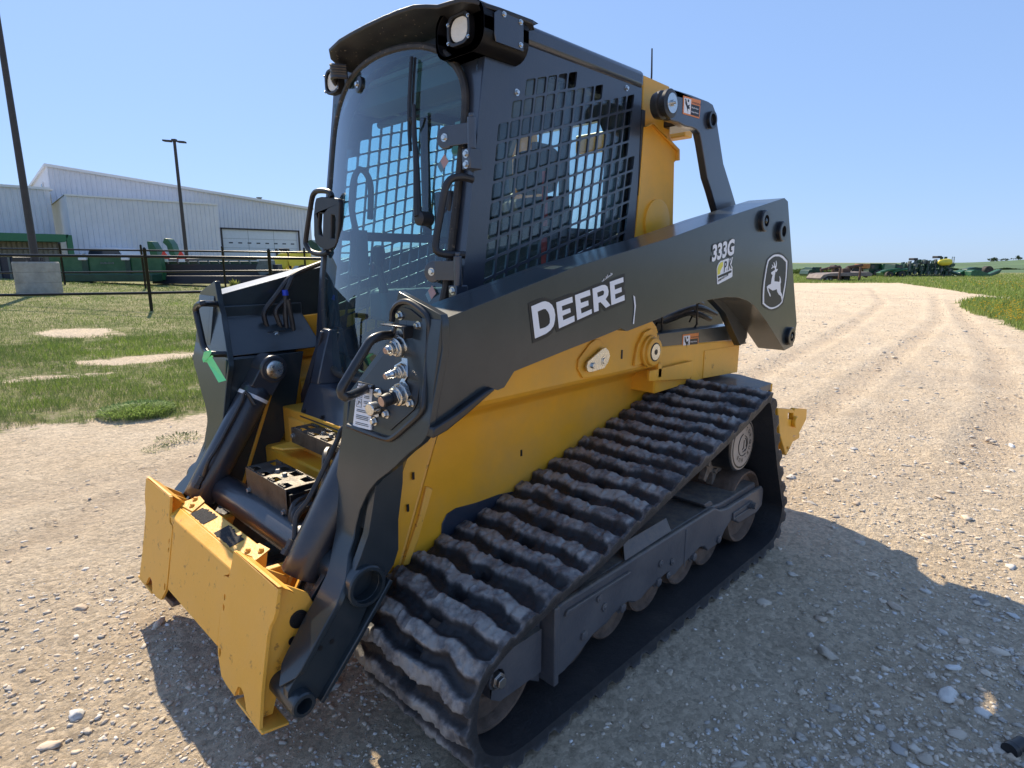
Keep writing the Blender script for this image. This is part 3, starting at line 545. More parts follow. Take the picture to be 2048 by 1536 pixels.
# model number
AD = Vector((-.985, 0, .17)); UP = Vector((.0, 0, 1)); NY = Vector((0, 1, 0))
mx_, mz_ = [(-0.532,1.367)][0]
def armtext(mb, s_, size, p, bold=0, off=.0008, sx=1., slope=.19):
    xd = Vector((-1, 0, slope)).normalized(); yd = Vector((0, 0, 1)); t = MB(); t.text(s_, size, (0, 0, 0), (1, 0, 0), (0, 1, 0), off=0, bold=bold, sx=sx)
    base = len(mb.v); o = Vector(p)
    mb.v += [tuple(o+xd*v[0]+yd*v[1]+Vector((0, off, 0))) for v in t.v]; mb.f += [tuple(i+base for i in f_) for f_ in t.f]
k = MB(); armtext(k, '333G', .088, (mx_+.003, .8408, mz_-.004), bold=.0085, sx=1.02, slope=.16); k.build('number_shadow', 'bdecal', ARM_L, smooth=False)
k = MB(); armtext(k, '333G', .088, (mx_, .8412, mz_-.002), bold=.0035, sx=1.04, slope=.16); k.build('model_number', 'white', ARM_L, smooth=False)
# dealer sticker
k = MB(); poly(k, [(-0.597,1.272),(-0.584,1.333),(-0.588,1.346),(-0.6,1.359),(-0.617,1.367),(-0.631,1.368),(-0.641,1.37),(-0.673,1.376),(-0.688,1.377),(-0.696,1.374),(-0.727,1.383),(-0.715,1.35),(-0.729,1.341),(-0.736,1.302),(-0.73,1.298),(-0.606,1.271)], .8406); DS = k.build('dealer_sticker', 'white', ARM_L, smooth=False)
k = MB(); poly(k, [(-0.593,1.309),(-0.59,1.333),(-0.598,1.349),(-0.614,1.36),(-0.635,1.364),(-0.638,1.346),(-0.625,1.335),(-0.616,1.324),(-0.616,1.314)], .8416); k.build('sticker_sun', 'yel2', DS, smooth=False)
k = MB(); p0 = [(-0.646,1.319)][0]; p1 = [(-0.601,1.296)][0]; p2 = [(-0.601,1.28)][0]; p3 = [(-0.672,1.326)][0]
armtext(k, 'P', .062, (p0[0], .8414, p0[1]), bold=.0012, sx=.85, slope=.22); armtext(k, 'K', .062, ([(-0.686,1.328)][0][0], .8414, [(-0.686,1.328)][0][1]), bold=.0012, sx=.85, slope=.22); armtext(k, '&', .014, (p3[0], .8414, p3[1]), slope=.22)
poly(k, [(-0.598,1.305),(-0.721,1.328),(-0.723,1.319),(-0.601,1.295)], .8413)
armtext(k, 'PKMIDWEST.COM', .0125, (p2[0], .8414, p2[1]), sx=.95, bold=.0003, slope=.28); k.build('sticker_text', 'bdecal', DS, smooth=False)
# leaping deer emblem
k = MB(); poly(k, [(x+ (x+1.2)*.05*0, z) for x, z in [(-1.092,1.373),(-1.137,1.393),(-1.188,1.405),(-1.236,1.409),(-1.288,1.401),(-1.344,1.381),(-1.374,1.367),(-1.374,1.338),(-1.376,1.277),(-1.364,1.191),(-1.353,1.155),(-1.294,1.133),(-1.22,1.126),(-1.164,1.132),(-1.114,1.145),(-1.075,1.163),(-1.063,1.237),(-1.072,1.315)]], .8404); EM = k.build('emblem_shield', 'bdecal', ARM_L, smooth=False)
k = MB(); poly(k, [(-1.104,1.371),(-1.122,1.38),(-1.144,1.388),(-1.166,1.395),(-1.189,1.398),(-1.226,1.399),(-1.257,1.397),(-1.284,1.392),(-1.304,1.386),(-1.329,1.376),(-1.351,1.367),(-1.356,1.338),(-1.36,1.289),(-1.357,1.248),(-1.348,1.204),(-1.335,1.163),(-1.309,1.151),(-1.285,1.143),(-1.255,1.138),(-1.218,1.135),(-1.194,1.135),(-1.169,1.139),(-1.124,1.152),(-1.087,1.167),(-1.08,1.202),(-1.077,1.237),(-1.079,1.271),(-1.086,1.305),(-1.093,1.342)], .8413, holes=[[(-1.116,1.366),(-1.132,1.374),(-1.151,1.381),(-1.171,1.386),(-1.192,1.389),(-1.216,1.389),(-1.241,1.389),(-1.267,1.384),(-1.287,1.379),(-1.311,1.37),(-1.334,1.362),(-1.342,1.331),(-1.347,1.29),(-1.343,1.248),(-1.334,1.21),(-1.324,1.167),(-1.301,1.156),(-1.277,1.15),(-1.247,1.145),(-1.216,1.143),(-1.192,1.144),(-1.173,1.147),(-1.135,1.157),(-1.103,1.17),(-1.095,1.202),(-1.092,1.236),(-1.092,1.271),(-1.097,1.305),(-1.105,1.339)]])
poly(k, [(-1.239,1.329),(-1.221,1.328),(-1.212,1.332),(-1.217,1.343),(-1.218,1.357),(-1.208,1.369),(-1.203,1.367),(-1.208,1.355),(-1.205,1.345),(-1.197,1.343),(-1.195,1.353),(-1.182,1.362),(-1.177,1.36),(-1.185,1.35),(-1.187,1.343),(-1.177,1.341),(-1.171,1.347),(-1.161,1.35),(-1.159,1.348),(-1.166,1.343),(-1.168,1.339),(-1.153,1.333),(-1.157,1.33),(-1.176,1.336),(-1.191,1.336),(-1.2,1.332),(-1.2,1.324),(-1.16,1.314),(-1.156,1.31),(-1.165,1.304),(-1.178,1.301),(-1.17,1.283),(-1.167,1.258),(-1.138,1.254),(-1.119,1.246),(-1.124,1.238),(-1.135,1.224),(-1.153,1.211),(-1.165,1.199),(-1.177,1.197),(-1.168,1.211),(-1.151,1.221),(-1.138,1.24),(-1.166,1.233),(-1.192,1.226),(-1.216,1.227),(-1.246,1.231),(-1.255,1.217),(-1.277,1.204),(-1.308,1.193),(-1.322,1.173),(-1.333,1.175),(-1.319,1.203),(-1.3,1.216),(-1.286,1.255),(-1.292,1.264),(-1.285,1.281),(-1.269,1.294),(-1.265,1.291),(-1.274,1.279),(-1.272,1.266),(-1.206,1.27),(-1.203,1.285),(-1.208,1.315),(-1.224,1.315),(-1.231,1.322)], .8413)
k.build('deer_emblem', 'white', EM, smooth=False)
# warning labels
def warning(parent, y, quad):
    (ax_, az_), (bx_, bz_), (cx2, cz2), (dx_, dz_) = quad     # tl tr br bl in x,z
    def P(u, v): return ((ax_*(1-u)+bx_*u)*(1-v)+(dx_*(1-u)+cx2*u)*v, (az_*(1-u)+bz_*u)*(1-v)+(dz_*(1-u)+cz2*u)*v)
    k = MB(); poly(k, [P(0,0),P(1,0),P(1,1),P(0,1)], y+.0006); W = k.build('warning_label', 'orange', parent, smooth=False)
    k = MB(); poly(k, [P(.05,.09),P(.44,.09),P(.44,.92),P(.05,.92)], y+.0016); 
    k2 = MB(); poly(k2, [P(.46,.34),P(.95,.34),P(.95,.92),P(.46,.92)], y+.0016)
    poly(k2, [P(.10,.14),P(.14,.14),P(.25,.5),P(.28,.86),P(.22,.62),P(.12,.42)], y+.0026)
    poly(k2, [P(.24,.15),P(.31,.15),P(.31,.28),P(.24,.28)], y+.0026); poly(k2, [P(.22,.5),P(.30,.44),P(.38,.40),P(.33,.5),P(.38,.6),P(.30,.57),P(.40,.66),P(.24,.64)], y+.0026)
    def tx(mb, s_, u, v, h, off, bold=0):
        t = MB(); t.text(s_, 1, (0,0,0), (1,0,0), (0,1,0), off=0, bold=bold); base = len(mb.v)
        for a_, b_, c_ in t.v:
            px, pz = P(u+a_*h*.8, v-b_*h); mb.v.append((px, y+off+c_, pz))
        mb.f += [tuple(i+base for i in f_) for f_ in t.f]
    tx(k2, 'WARNING', .50, .28, .14, .0016, .02); k2.build('label_print', 'bdecal', W, smooth=False)
    tx(k, 'Pinch Area', .48, .55, .115, .0026, .02); tx(k, 'Keep Away', .48, .78, .115, .0026, .02); k.build('label_ground', 'white', W, smooth=False)
links = [o for o in LOADER.children if o.name.startswith('control_link')]; ups = [o for o in LOADER.children if o.name.startswith('upper_link')]
warning(links[0], .635, [(-0.711,1.033),(-0.866,1.029),(-0.868,0.953),(-0.711,0.957)])
warning(ups[0], .62, [(-0.626,2.047),(-0.779,2.055),(-0.775,1.98),(-0.629,1.976)])

# hydraulic coupler panel on the near arm's face plate (plane x = xs(z), facing forward)
def FPt(y, z, d=0): return (xs(z)+d, y, z)
def faceprism(mb, pts, d0, d1):
    mb.pmap([pts], lambda p, t: FPt(p[0], p[1], d0 if t == 0 else d1))
FPL = [o for o in ARM_L.children if o.name.startswith('face_plate')][0]
rim = [(0.63,1.204),(0.635,1.232),(0.654,1.25),(0.683,1.259),(0.719,1.257),(0.772,1.236),(0.791,1.217),(0.793,1.176),(0.797,1.111),(0.811,1.022),(0.809,0.991),(0.759,0.947),(0.705,0.906),(0.671,0.896),(0.574,0.895),(0.482,0.896)]
k = MB(); k.tube(smoothpath([FPt(y, z, .003) for y, z in rim], .012)[0], .008, 8); CP = k.build('panel_rim', 'black', FPL)
k = MB(); faceprism(k, [(0.649,1.225),(0.657,1.236),(0.683,1.245),(0.715,1.241),(0.759,1.222),(0.773,1.203),(0.77,1.16),(0.78,1.083),(0.785,1.01),(0.777,0.991),(0.69,0.922),(0.519,0.92),(0.478,0.955),(0.511,1.017),(0.612,1.123),(0.642,1.196)], -.001, .004); k.build('panel_cover', 'black', FPL, bevel=.001)
CY = lambda y, z: Vector(FPt(y, z, .004))
def coupler(y, z, r, ln, tip, dark=False, nm='hydraulic_coupler'):
    o = CY(y, z); ax = Vector((1, .03, -.15)).normalized()
    k = MB(); k.lathe(o, ax, [(0,r*1.35),(r*.5,r*1.35),(r*.55,r*1.15)], 8); k.lathe(o+ax*r*.5, ax, [(0,r*1.1),(r*.6,r*1.1),(r*.7,r*.85)], 28); k.lathe(o+ax*r*1.1, ax, [(0,r*.95),(r*.35,r*.95)], 6)
    b = k.build(nm, 'zinc', FPL, bevel=.0008)
    k = MB(); p = o+ax*r*1.4; rr = r*.72; ln = ln-r*1.4
    k.lathe(p, ax, [(0,rr),(ln*.25,rr),(ln*.28,rr*.85),(ln*.40,rr*.85),(ln*.43,rr),(ln*.52,rr),(ln*.58,tip*1.1),(ln*.8,tip),(ln,tip),(ln+.002,tip*.8)], 28); k.build('coupler_tip', 'plastic' if dark else 'zinc', b, angle=40)
    k = MB(); k.lathe(p+ax*(ln+.002), ax, [(0,tip*.78),(.0012,tip*.78)], 20); k.build('coupler_face', 'bronze', b)
coupler(.684,1.144,.023,.056,.0105); coupler(.703,1.081,.0155,.056,.009); coupler(.725,1.025,.024,.070,.016, dark=True)
k = MB(); faceprism(k, [(0.636,1.165),(0.639,1.191),(0.682,1.188),(0.696,1.17),(0.723,1.164),(0.735,1.149),(0.734,1.13),(0.719,1.118),(0.722,1.102),(0.727,1.087),(0.732,1.069),(0.724,1.057),(0.744,1.044),(0.753,1.024),(0.742,1.001),(0.712,0.993),(0.681,0.999),(0.663,1.027),(0.703,1.051),(0.712,1.066),(0.67,1.08),(0.667,1.09),(0.696,1.105),(0.693,1.115),(0.652,1.122),(0.631,1.142)], .005, .009); k.build('coupler_bracket', 'zinc', FPL, bevel=.001)
(sy0, sz0), (sy1, sz1) = [(0.629,1.19),(0.728,1.203)]
k = MB(); k.box((xs(sz0)+.004,sy0,sz0+.006),(xs(sz0)+.040,sy1,sz0+.010)); k.box((xs(sz0)+.004,sy1,sz0-.022),(xs(sz0)+.038,sy1+.004,sz0+.009)); k.build('coupler_shield', 'black', FPL, split=True, bevel=.003)
k = MB(); o = CY(.630,.974); k.lathe(o, (1,.1,0), [(0,.012),(.012,.012),(.012,.018),(.036,.018),(.038,.0155)], 26); (ty, tz), = [(0.614,1.01)]; k.lathe(CY(ty,tz), (1,.6,.1), [(0,.013),(.010,.013),(.012,.009)], 9); k.lathe(CY(.612,.957)+Vector((.006,0,-.004)), (.3,1,.1), [(0,.006),(.03,.006)], 10); k.build('dust_cap', 'zinc', FPL, bevel=.0008)
k = MB()
for y, z in [(0.671,1.222),(0.75,1.201),(0.763,1.005),(0.665,0.961),(0.613,0.932)]: k.bolt(FPt(y, z, .004), (1, 0, 0), .0085, .010)
k.build('bolt', 'zinc', FPL, split=True)
k = MB(); lab = [(0.506,1.014),(0.581,1.016),(0.601,0.906),(0.51,0.901)]; faceprism(k, lab, .0045 if 0 else .001, .0065); LB = k.build('instruction_label', 'white', FPL, smooth=False)
lab2 = [(0.503,1.026),(0.585,1.027),(0.582,1.015),(0.503,1.013)]; k = MB(); faceprism(k, lab2, .001, .0066); k2 = MB()
def quadtext(mb, s_, q, size, d):
    (a, b_), (c_, d_), (e, f_), (g_, h_) = q; t = MB(); t.text(s_, size, (0,0,0), (1,0,0), (0,1,0), off=0, bold=.02); base = len(mb.v); wmax = max(v[0] for v in t.v)
    for x, y, z in t.v:
        u = .08+.84*x/wmax; v = .8-.6*y/size/.75
        Y_ = (a*(1-u)+c_*u)*(1-v)+(g_*(1-u)+e*u)*v; Z_ = (b_*(1-u)+d_*u)*(1-v)+(h_*(1-u)+f_*u)*v; mb.v.append(FPt(Y_, Z_, d+z))
    mb.f += [tuple(i+base for i in f2) for f2 in t.f]
quadtext(k2, 'IMPORTANT', lab2, 1, .0075)
k.build('label_header', 'bdecal', LB, smooth=False); k2.build('header_text', 'white', LB, smooth=False)
k = MB(); (a0, a1), (b0, b1), (c0, c1), (d0, d1) = lab
def LP(u, v): return ((a0*(1-u)+b0*u)*(1-v)+(d0*(1-u)+c0*u)*v, (a1*(1-u)+b1*u)*(1-v)+(d1*(1-u)+c1*u)*v)
for v0 in (.06,.10,.20,.24,.33,.37,.45,.56,.60,.70,.74,.78,.88,.92):
    u0 = .55 if v0 < .5 else .15; faceprism(k, [LP(u0,v0),LP(random.uniform(.8,.93),v0),LP(random.uniform(.8,.93),v0+.014),LP(u0,v0+.014)], .0064, .0072)
for v0 in (.06,.30): 
    ring = [FPt(*LP(u,v), .0072) for u, v in ((.12,v0),(.42,v0),(.42,v0+.2),(.12,v0+.2))]; k.tube(ring, .0008, 4, closed=True); k.tube([FPt(*LP(u,v), .0072) for u, v in ((.2,v0+.15),(.25,v0+.05),(.35,v0+.1))], .0012, 4)
k.build('label_print', 'bdecal', LB, smooth=False)

# cross tube between the legs
k = MB(); k.cyl((1.003,-.50,.476),(1.003,.50,.476),.058,32); k.build('cross_tube', 'barrel', LOADER)

# ---------- tilt cylinders
for s in (1, -1):
    Y = lambda y: s*y
    top = Vector((.775, Y(.42), .935)); bot = Vector((1.09, Y(.42), .455)); d_ = (bot-top).normalized()
    k = MB(); k.lathe(top+d_*.07, d_, [(0,.040),(.03,.058),(.035,.060),((bot-top).length-.08,.060),((bot-top).length-.07,.056),((bot-top).length-.068,.035)], 40); B = k.build('tilt_cylinder', 'barrel', LOADER, angle=35)
    k = MB(); k.lathe(top+d_*.125, d_, [(0,.0612),(.014,.0612)], 40); k.build('cylinder_band', 'white', B)
    k = MB(); k.lathe((top.x,Y(.42-.055),top.z),(0,s,0),[(0,.052),(.006,.057),(.104,.057),(.11,.052)],36); k.obox(top+d_*.05, d_*.05, (0,.05,0), d_.cross(Vector((0,1,0)))*.05); k.build('cylinder_eye', 'barrel', B, bevel=.004)
    k = MB(); ys = -1 if s < 0 else 1; k.lathe((top.x,Y(.42)-(.056*s if s > 0 else 0)+(0 if s > 0 else .056),top.z),(0,1 if s < 0 else -1,0),[(0,.036),(.010,.036),(.014,.030)],30); k.build('pin_head', 'zinc', B)
    rod = Vector((1.19, Y(.42), .285)); k = MB(); k.cyl(bot-d_*.01, rod, .027, 24); k.lathe((rod.x,Y(.42-.04),rod.z),(0,s,0),[(0,.045),(.08,.045)],24); k.build('cylinder_rod', 'chrome', B)
    # steel oil line along the barrel
    k = MB(); q = d_.cross(Vector((0,1,0)))
    if q.x > 0: q = -q
    side = Vector((0,1,0)) if s < 0 else Vector((0,-1,0)); o1 = side*.052-q*.055
    k.tube(smoothpath([top+d_*.16+side*.07-q*.01, top+d_*.13+side*.05-q*.06, top+d_*.18+o1, top+d_*.36+o1, top+d_*.42+o1*1.15, top+d_*.47+o1*.9, top+d_*.50+side*.04-q*.04], .015)[0], .008, 8)
    k.lathe(top+d_*.49+side*.04-q*.05, d_, [(0,.013),(.03,.013),(.03,.017),(.045,.017)], 6); k.build('oil_line', 'hose', B)

# hoses running down inside the far arm
k = MB()
H0 = lambda t: [(p[0], yy, p[1]) for p in t]
for yy, pts in ((-.60, [(0.405,1.36),(0.501,1.327),(0.556,1.301),(0.586,1.279),(0.636,1.221),(0.691,1.159),(0.699,1.128),(0.687,1.073),(0.674,1.028),(0.662,0.971),(0.661,0.943)]), (-.59, [(0.603,1.199),(0.633,1.173),(0.652,1.147),(0.644,1.114),(0.63,1.069),(0.619,1.001),(0.617,0.945),(0.628,0.879)]),
                (-.585, [(0.563,1.301),(0.583,1.263),(0.601,1.226),(0.609,1.156),(0.61,1.101),(0.607,1.034),(0.6,0.978),(0.603,0.904),(0.622,0.844)]), (-.57, [(0.601,1.2),(0.596,1.156),(0.587,1.089),(0.586,1.023),(0.593,0.967),(0.608,0.89),(0.641,0.832)])):
    k.tube(smoothpath([(x, yy, z) for x, z in pts], .02)[0], .0115, 8)
HZ = k.build('hydraulic_hoses', 'hose', LOADER)
k = MB(); 
for pts in ([(0.611,1.238),(0.593,1.237),(0.594,1.221),(0.612,1.222)], [(0.622,1.033),(0.61,1.032),(0.611,1.014),(0.624,1.015)]):
    cx_, cz_ = sum(p[0] for p in pts)/4, sum(p[1] for p in pts)/4; k.cyl((cx_,-.585,cz_-.012),(cx_,-.585,cz_+.012),.0135,12)
k.build('blue_band', 'blue', HZ, split=True)
k = MB(); cl = [(0.708,1.067),(0.622,1.065),(0.619,1.037),(0.702,1.034)]; k.prism(cl, 'y', -.60, -.56); k.build('hose_clamp', 'black', HZ, bevel=.003)
k = MB(); cx_, cz_ = [(0.67,1.048)][0]; k.bolt((cx_,-.56,cz_),(0,1,0),.013,.012); k.obox((cx_-.004,-.556,cz_-.025),(.010,0,0),(0,.002,0),(0,0,.03)); k.build('clamp_bolt', 'zinc', HZ)

# ---------- quick coupler (attachment plate)
T0 = Vector((1.224, 0, .533)); TV = (Vector((1.293, 0, .16))-T0).normalized(); NV = Vector((-TV.z, 0, TV.x))
def CP_(y, t, n=0): return T0+TV*t+NV*n+Vector((0, y, 0))
def cpl(mb, pts, n0, n1, holes=()): mb.pmap([pts]+list(holes), lambda p, t: CP_(p[0], p[1], n0 if t == 0 else n1))
def slot(y, t, a, b): return [(y+a*math.cos(R(i*30)), t+b*math.sin(R(i*30))) for i in range(12)]
QCP = empty('quick_coupler'); QCP.parent = LOADER
for s in (1, -1):
    P_ = [(.290,-.004),(.581,.0),(.580,.06),(.572,.085),(.556,.11),(.548,.14),(.547,.25),(.548,.30),(.556,.38),(.560,.395),(.47,.388),(.462,.372),(.444,.352),(.425,.345),(.405,.352),(.395,.372),(.39,.388),(.33,.386),(.288,.378),(.262,.345),(.250,.330),(.240,.30),(.238,.10),(.245,.088),(.272,.084),(.280,.060)]
    P_ = [(s*y, t) for y, t in P_]
    k = MB(); cpl(k, P_, 0, -.010, [slot(s*.258,.149,.006,.010), slot(s*.258,.181,.006,.010), slot(s*.262,.318,.008,.014)]); PL = k.build('coupler_plate', 'yellowworn', QCP, bevel=.0018)
    k = MB()   # backing box: top ledge, side cheek with pin holes
    k.loft([[CP_(s*y, -.006, 0) for y in (.30,.58)]+[CP_(s*y, -.006, -.012) for y in (.58,.30)], [CP_(s*y, .02, -.05) for y in (.30,.57)]+[CP_(s*y, .03, -.055) for y in (.57,.30)]])
    ck = [(.02,-.008),(.02,-.05),(.055,-.115),(.11,-.150),(.16,-.150),(.22,-.125),(.30,-.06),(.385,-.05),(.385,-.008)]
    for yy in (.528, .40): k.pmap([ck], lambda p, t: CP_(s*(yy-(.014 if t else 0)), p[0], p[1]))
    k.loft([[CP_(s*.575,.392,.0),CP_(s*.40,.392,.0),CP_(s*.40,.400,0),CP_(s*.575,.400,0)],[CP_(s*.575,.392,-.075),CP_(s*.40,.392,-.075),CP_(s*.40,.400,-.075),CP_(s*.575,.400,-.075)]])
    k.build('coupler_cheek', 'yellowworn', PL, bevel=.002)
    k = MB(); o = CP_(s*.529,.125,-.095); k.lathe(o,(0,s,0),[(0,.026),(.002,.026),(.002,.017),(.0035,.017),(.0035,.008)],26); o = CP_(s*.529,.185,-.085); k.lathe(o,(0,s,0),[(0,.013),(.002,.013)],18)
    for t_, yy in ((.365,.425),): pass
    k.build('cheek_bore', 'black', PL, split=True)
k = MB(); mid = [(-.270,.062),(.275,.066),(.262,.080),(.236,.090),(.234,.312),(-.234,.316),(-.236,.09),(-.262,.08)]
cpl(k, mid, -.002, -.012); k.build('centre_plate', 'yellowworn', QCP, bevel=.0018)
k = MB(); k.loft([[CP_(y,.060,-.002) for y in (-.29,.29)]+[CP_(y,.070,-.002) for y in (.29,-.29)], [CP_(y,.036,-.035) for y in (-.29,.29)]+[CP_(y,.046,-.035) for y in (.29,-.29)]])
k.loft([[CP_(y,.040,-.037) for y in (-.30,.30)]+[CP_(y,.15,-.037) for y in (.30,-.30)], [CP_(y,.012,-.10) for y in (-.30,.30)]+[CP_(y,.15,-.10) for y in (.30,-.30)]]); k.build('top_tube', 'yellowworn', QCP, bevel=.004)
k = MB()
for a, b in ((-.20,-.075),(.02,.16)):
    n = 16; r1 = []; 
    for i in range(n+1):
        y = a+(b-a)*i/n; r1.append((y, -.045+.004*random.random()))
    r2 = [(y, -.092+.012*random.random()) for y, _ in reversed(r1)]
    k.pmap([r1+r2], lambda p, t: CP_(p[0], .040+(p[1]+.037)/.063*.028-.0006-(.0012 if t else 0), p[1]))
k.build('grip_pad', 'grip', QCP, split=True, smooth=False)
for s in (1, -1):
    k = MB(); pp = [(s*.20,-.05),(s*.235,-.10),(s*.30,-.105),(s*.315,-.06),(s*.30,-.04)]
    k.pmap([pp], lambda p, t: CP_(p[0], .0385+(p[1]+.037)/.063*.028-(.004 if t else 0), p[1])); PLT = k.build('wear_plate', 'yellowworn', QCP, bevel=.0015)
    k = MB()
    for yy, nn in ((.245,-.062),(.285,-.085)): k.bolt(CP_(s*yy, .0345+(nn+.037)/.063*.028, nn), -TV, .0075, .007)
    k.build('bolt', 'yellowworn', PLT, split=True)
    k = MB(); k.prism([(s*.23,.165),(s*.37,.150),(s*.36,.135),(s*.25,.138),(s*.225,.155)], 'x', 1.20, 1.27); k.build('hook_lip', 'rust', QCP, bevel=.004)
k = MB(); k.box((1.10,-.30,.30),(1.17,.30,.40)); k.prism([(1.02,.42),(1.15,.43),(1.20,.30),(1.10,.25)], 'y', .24, .27); k.prism([(1.02,.42),(1.15,.43),(1.20,.30),(1.10,.25)], 'y', -.27, -.24); k.build('rear_crossmember', 'yellowworn', QCP, split=True, bevel=.006)

# ---------- entry steps between the arms
def step(x1, x0, z, w_, hgt, nm):
    k = MB(); holes = []; n = 4
    outline = [(x0,-w_),(x1,-w_),(x1,w_),(x0,w_)]
    for i in range(n):
        yy = -w_+ (i+.5)*2*w_/n
        holes.append([(x1-.035,yy-.020),(x1-.008,yy-.028),(x1-.008,yy+.028),(x1-.035,yy+.020)])
        holes.append([(x0+.035,yy+.020),(x0+.008,yy+.028),(x0+.008,yy-.028),(x0+.035,yy-.020)])
    k.prism(outline, 'z', z-.004, z, holes)
    fh = []
    for i in range(n):
        yy = -w_+ (i+.5)*2*w_/n; fh.append([(yy-.028,z-.010),(yy-.028,z-.035),(yy+.028,z-.035),(yy+.028,z-.010)])
    k.prism([(-w_,z-hgt),(w_,z-hgt),(w_,z),(-w_,z)], 'x', x1-.003, x1+.0005)
    k.prism([(-w_,z-hgt*.6),(w_,z-hgt*.6),(w_,z),(-w_,z)], 'x', x0, x0+.003)
    S = k.build(nm, 'step', LOADER, bevel=.0015)
    k = MB()
    for i in range(n):
        yy = -w_+(i+.5)*2*w_/n
        for xx in (x1-.006, x0+.006):
            for j in range(4): k.lathe((xx, yy-.02+j*.0133, z-.001), (0,0,1), [(0,.005),(.007,.004)], 8)
    k.build('tooth_row', 'step', S, split=True)
    k = MB()
    for yy in (-.02,.035): k.bolt(((x0+x1)/2, yy, z), (0,0,1), .009, .010)
    for yy in (-w_+.02, w_-.02): k.bolt((x1+.0005, yy, z-hgt+.03), (1,0,0), .009, .008)
    k.build('bolt', 'bolt', S, split=True); return S
S1 = step(1.0, .885, .626, .162, .115, 'entry_step')
k = MB(); k.box((.90,-.155,.44),(.985,-.145,.60)); k.box((.90,.145,.44),(.985,.155,.60)); k.box((.87,-.12,.40),(.93,.12,.56)); k.build('step_bracket', 'black', S1, split=True, bevel=.003)
step(.80, .715, .728, .20, .06, 'entry_step')
k = MB()
for i in range(3): k.tube(smoothpath([(.93,.17+i*.016,.585-i*.01),(.985,.19+i*.016,.58-i*.01),(1.005,.20+i*.014,.53),(1.0,.21+i*.014,.44),(.97,.22,.36)], .02)[0], .011, 8)
k.tube(smoothpath([(.80,.30,.60),(.84,.27,.70),(.87,.25,.74),(.90,.27,.76),(.93,.31,.72),(.95,.33,.62)], .02)[0], .013, 8)
k.build('hydraulic_hoses', 'hose', LOADER)
k = MB(); k.box((.60,-.46,.50),(.712,.46,.755)); k.prism([(.61,-.30),(.86,-.26),(.84,-.20),(.66,-.10)], 'z', .640, .650); k.build('front_crossmember', 'yellow', CH, bevel=.005)
for s in (1,-1):
    k = MB(); k.prism([(.495*s,.32),(.515*s,.32),(.515*s,.86),(.495*s,.90)], 'x', .65, .83); k.build('inner_wall', 'yellow', CH, bevel=.003)

# ================================================================ CAB (parts of the loader)
def xf(z):
    T_ = [(2.3,.35),(2.1,.368),(1.979,.385),(1.67,.432),(1.303,.490),(1.0,.53),(.8,.545)]
    for (z0, x0), (z1, x1) in zip(T_, T_[1:]):
        if z >= z1: return x0+(x1-x0)*(z0-z)/(z0-z1)
    return T_[-1][1]
def inside(p, poly_):
    x, y = p; c_ = False; n = len(poly_); j = n-1
    for i in range(n):
        xi, yi = poly_[i]; xj, yj = poly_[j]
        if (yi > y) != (yj > y) and x < (xj-xi)*(y-yi)/(yj-yi)+xi: c_ = not c_
        j = i
    return c_
CAB = MB()
side_out = [(xf(2.085),2.085),(xf(1.979),1.979),(xf(1.67),1.67),(xf(1.303),1.303),(xf(1.0),1.0),(.545,.80),(-.53,.80),(-.53,2.085)]
region = [(.348,1.80),(.215,1.925),(.10,2.005),(-.02,2.03),(-.44,2.045),(-.475,2.0),(-.478,1.05),(.40,1.05),(.405,1.30)]
holes = []; O = Vector((.335, 1.75)); dx_ = Vector((-.0575, .0172)); dz_ = Vector((.0095, -.0645))
for i in range(-1, 16):
    for j in range(-9, 14):
        cc = O+dx_*(i+.5)+dz_*(j+.5)
        if not inside((cc.x, cc.y), region): continue
        hx, hz = dx_*.425, dz_*.435; r_ = .27; h = []
        for sx, sz in ((-1,-1),(1,-1),(1,1),(-1,1)):
            for k in range(4):
                a = {(-1,-1):180,(1,-1):270,(1,1):0,(-1,1):90}[(sx,sz)]+k*30
                h.append(tuple(cc+hx*(sx*(1-r_)+r_*math.cos(R(a)))+hz*(sz*(1-r_)+r_*math.sin(R(a)))))
        if all(-.50 < p[0] < xf(p[1])-.03 and p[1] < 2.06 for p in h): holes.append(h)
CB = None
for s in (1, -1):
    k = MB(); k.prism(side_out, 'y', s*.472, s*.480, holes); o = k.build('cab_side', 'cabpaint', LOADER, smooth=False)
    if s == 1: CB = o
    k = MB(); k.prism([(.39,2.02),(-.49,2.04),(-.49,1.06),(xf(1.06)-.05,1.06),(xf(1.3)-.05,1.3),(xf(1.67)-.05,1.67)], 'y', s*.448, s*.452); k.build('side_window', 'sideglass', o, smooth=False)
    k = MB(); k.box((-.50,min(s*.425,s*.447),1.455),(.44,max(s*.425,s*.447),1.495)); k.box((-.10,min(s*.425,s*.446),1.495),(-.055,max(s*.425,s*.446),2.05)); k.box((-.53,min(s*.40,s*.447),1.0),(-.46,max(s*.40,s*.447),2.06)); k.box((-.50,min(s*.40,s*.446),2.02),(.34,max(s*.40,s*.446),2.08)); k.build('window_frame', 'plastic', o, split=True, bevel=.004)
    k = MB()
    for x, z in ((.235,1.925),(-.415,2.062)): k.bolt((x, s*.480, z), (0, s, 0), .008, .007)
    k.build('bolt', 'zinc', o, split=True)
    k = MB(); k.box((-.56,min(s*.44,s*.482),1.2),(-.531,max(s*.44,s*.482),2.0)); k.build('rear_seal', 'hose', o)
